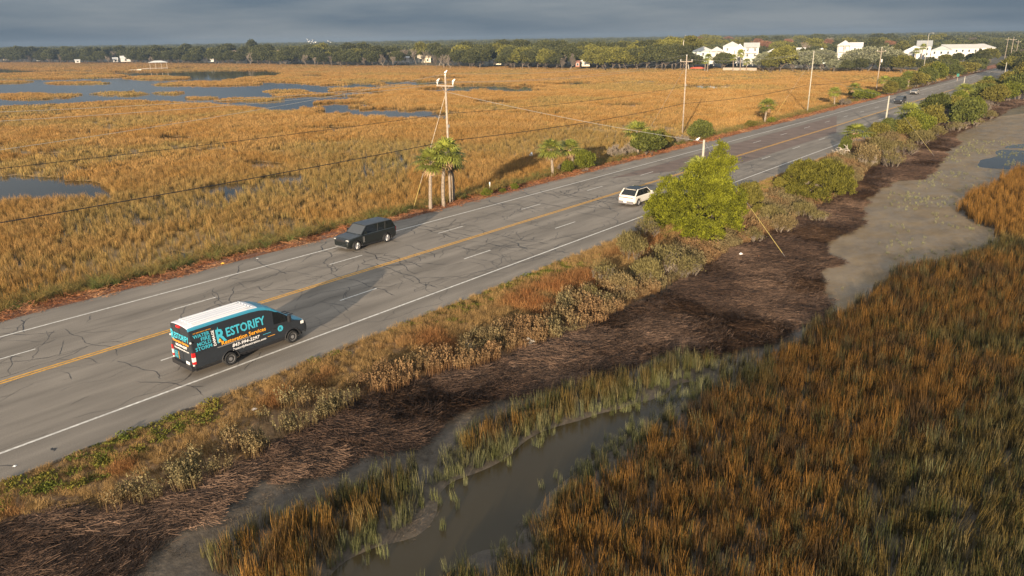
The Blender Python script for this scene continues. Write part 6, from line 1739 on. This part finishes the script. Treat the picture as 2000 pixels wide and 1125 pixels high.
# boathouse on the lake
x, y = px(311, 136.5, -1.2); t = empty('boathouse', (x, y, -1.6), 0, 1.4)
yaw = math.atan2(-x, y)
t.rotation_euler = (0, 0, yaw)
b = MB(); b.box(-4.2, -3, 1.1, 4.2, 3, 1.35); b.build('deck', M_WOODD, t)
for xx in (-4, -1.4, 1.4, 4):
    for yy in (-2.8, 2.8):
        b = MB(); b.cyl((xx, yy, 2.0), .13, 4.6, 'Z', 6); b.build('piling', M_WOODD, t)
b = MB(); roof_mesh(b, 8.6, 6.2, 4.1, .9, 'hip', .5); b.build('roof', M_ROOFM, t)
b = MB(); b.tube([(-4.2, 0, 1.2), (-10.5, 0, .75)], .25, 4); b.build('gangway', M_WOODD, t)
b = MB(); b.box(-14, -1.6, .45, -8.5, 1.6, .8); b.build('floating_dock', M_ROOFM, t)
tag(t, 'boathouse on pilings with a pale hipped roof at the edge of the open water', 'boathouse')

# ================================================================== BIRDS AND LITTER
M_BIRD = mat('white_feathers', (.8, .8, .78), .6)
def bird_mesh(span_, flap, seed):
    b = MB(); L0 = span_ * .35
    b.tube([(0, -L0 * .55, 0), (0, -L0 * .35, .02), (0, 0, .03), (0, L0 * .35, .03), (0, L0 * .5, .03)], [.01, .05 * span_, .085 * span_, .05 * span_, .015], 6)
    for s in (-1, 1):
        p = [(0, .06, .04), (s * span_ * .22, .10, .04 + flap * .5), (s * span_ * .5, -.04, .04 + flap), (s * span_ * .24, -.12, .03 + flap * .5), (0, -.12, .04)]
        b.add([(x * 1, y * span_, z) for x, y, z in p] , [(0, 1, 3, 4), (1, 2, 3)]); b.add([(x, y * span_, z - .015) for x, y, z in p], [(4, 3, 1, 0), (3, 2, 1)])
    return b
rb_ = random.Random(2)
posn = [(601, 78), (603, 82), (605, 80), (607, 85), (609, 82), (611, 79), (613, 84), (616, 83), (641, 81), (646, 83)]
for k, (u, v) in enumerate(posn):
    d_ = Vector((u - 1000.0, 562.5 - v, -F_PX)).normalized() * (330 + rb_.uniform(-20, 20))
    o = bird_mesh(1.5, rb_.uniform(.2, .6), k).build('gull', M_BIRD); o.location = (d_.dot(_X), d_.dot(_Y), CAM_H + d_.dot(_U)); o.rotation_euler = (0, 0, rb_.uniform(0, 6.28))
    tag(o, (ORD[k] + ' gull from left in the main flock over the far shore') if k < 8 else ('left' if k == 8 else 'right') + ' gull of the pair flying right of the main flock', 'bird', 'gulls in flight')
x, y = px(1037, 311, -.3); o = bird_mesh(1.5, .35, 3).build('egret', M_BIRD); o.location = (x, y, .3); o.rotation_euler = (0, 0, R(120)); tag(o, 'white egret flying low over the shadow on the marsh', 'bird')
for (pp, l_, off) in ((wp(S1, -.75, S1['H'] - .16), 'white bird perched on the guy wire by the short post', 0), (wp(P1, -1.12, P1['H'] - .55), 'gull perched on the left end of the nearest crossarm', 0), (wp(P1, 1.12, P1['H'] - .55), 'gull perched on the right end of the nearest crossarm', 0), (wp(P1, .05, P1['H'] + .3), 'gull perched on top of the nearest pole', 0)):
    b = MB(); b.tube([(-.20, 0, -.02), (-.10, 0, .03), (.02, 0, .08), (.12, 0, .13), (.15, 0, .22), (.22, 0, .235), (.30, 0, .22)], [.01, .07, .10, .075, .045, .05, .008], 7); b.tube([(.02, .03, .02), (.02, .03, -.1)], .01, 3); b.tube([(.02, -.03, .02), (.02, -.03, -.1)], .01, 3)
    o = b.build('gull', M_BIRD); o.location = pp + Vector((0, 0, .09)); tag(o, l_, 'bird')
M_BAG = mat('white_plastic', (.72, .72, .70), .5)
def rag(name, u, v, s, m, label, z=-.5, seed=0, flat=.4):
    x, y = px(u, v, z); r = random.Random(seed); b = MB(); V = [(0, 0, .0)]; n = 9; ring = []
    for j, (rr, zz) in enumerate(((1, 0), (.8, .5), (.35, .9))):
        for k in range(n): a = 6.283 * k / n; q = rr * s * r.uniform(.6, 1.2); V.append((math.cos(a) * q, math.sin(a) * q * .8, zz * s * flat * r.uniform(.6, 1.2)))
    V.append((0, 0, s * flat)); Fs = []
    for j in range(2):
        for k in range(n): Fs.append((1 + j * n + k, 1 + j * n + (k + 1) % n, 1 + (j + 1) * n + (k + 1) % n, 1 + (j + 1) * n + k))
    for k in range(n): Fs.append((1 + 2 * n + k, 1 + 2 * n + (k + 1) % n, len(V) - 1))
    b.add(V, Fs); o = b.build(name, m); o.location = (x, y, gz(x, y) + .08); o.rotation_euler = (0, 0, r.uniform(0, 6)); tag(o, label, 'litter')
rag('plastic_bag', 1447, 498, .22, M_BAG, 'round white plastic litter on the wrack below the cedar', -.9, 1, .9)
rag('plastic_bag', 556, 792, .22, M_BAG, 'crumpled white bag in the dry grass left of the grey oxeye', -.6, 2)
rag('plastic_bag', 498, 812, .16, M_BAG, 'small grey white scrap on the dry verge', -.6, 3)
rag('plastic_bag', 33, 926, .16, M_BAG, 'white scrap in the verge at the lower left', -.4, 4)
rag('plastic_bag', 284, 1077, .10, M_BAG, 'tiny white scrap at the edge of the wrack, lower left', -1.0, 5)
rag('plastic_bag', 503, 507, .20, M_BAG, 'white scrap on the far leaf litter', -.1, 6, .3)
rag('plastic_bag', 745, 741, .14, M_BAG, 'white scrap in the russet weeds', -.6, 7)
rag('yellow_litter', 436, 516, .22, mat('yellow_plastic', (.75, .42, .04), .5), 'small yellow object on the far leaf litter strip', -.1, 8)
rag('tyre_scrap', 108, 889, .32, M_TRIM, 'flat black tyre scrap on the near verge', -.3, 9, .2)
rag('orange_litter', 1482, 500, .42, mat('orange_debris', (.48, .17, .05), .7), 'orange debris lying on the dark reed wrack', -.9, 10, .3)
rag('orange_litter', 1486, 510, .30, mat('rusty_debris', (.36, .14, .07), .8), 'smaller rusty debris beside the orange one on the wrack', -.9, 11, .3)
rag('paper_scrap', 207, 639, .10, M_BAG, 'white fleck of litter on the far lanes', 0, 12, .3)
rag('paper_scrap', 448, 686, .01 + .10, M_BAG, 'white fleck of litter under the van flank', 0, 13, .3)

# ================================================================== HAZE
hz_ = MB(); hz_.box(-3600, -600, -4, 1500, 3300, 34)
mh = bpy.data.materials.new('haze'); mh.use_nodes = True
N = mh.node_tree.nodes; N.clear(); ou = N.new('ShaderNodeOutputMaterial'); pv = N.new('ShaderNodeVolumePrincipled')
pv.inputs['Color'].default_value = (.22, .31, .44, 1); pv.inputs['Density'].default_value = .00024; pv.inputs['Anisotropy'].default_value = 0.0
mh.node_tree.links.new(pv.outputs[0], ou.inputs['Volume'])
hb = hz_.build('haze', mh); tag(hb, kind='stuff')
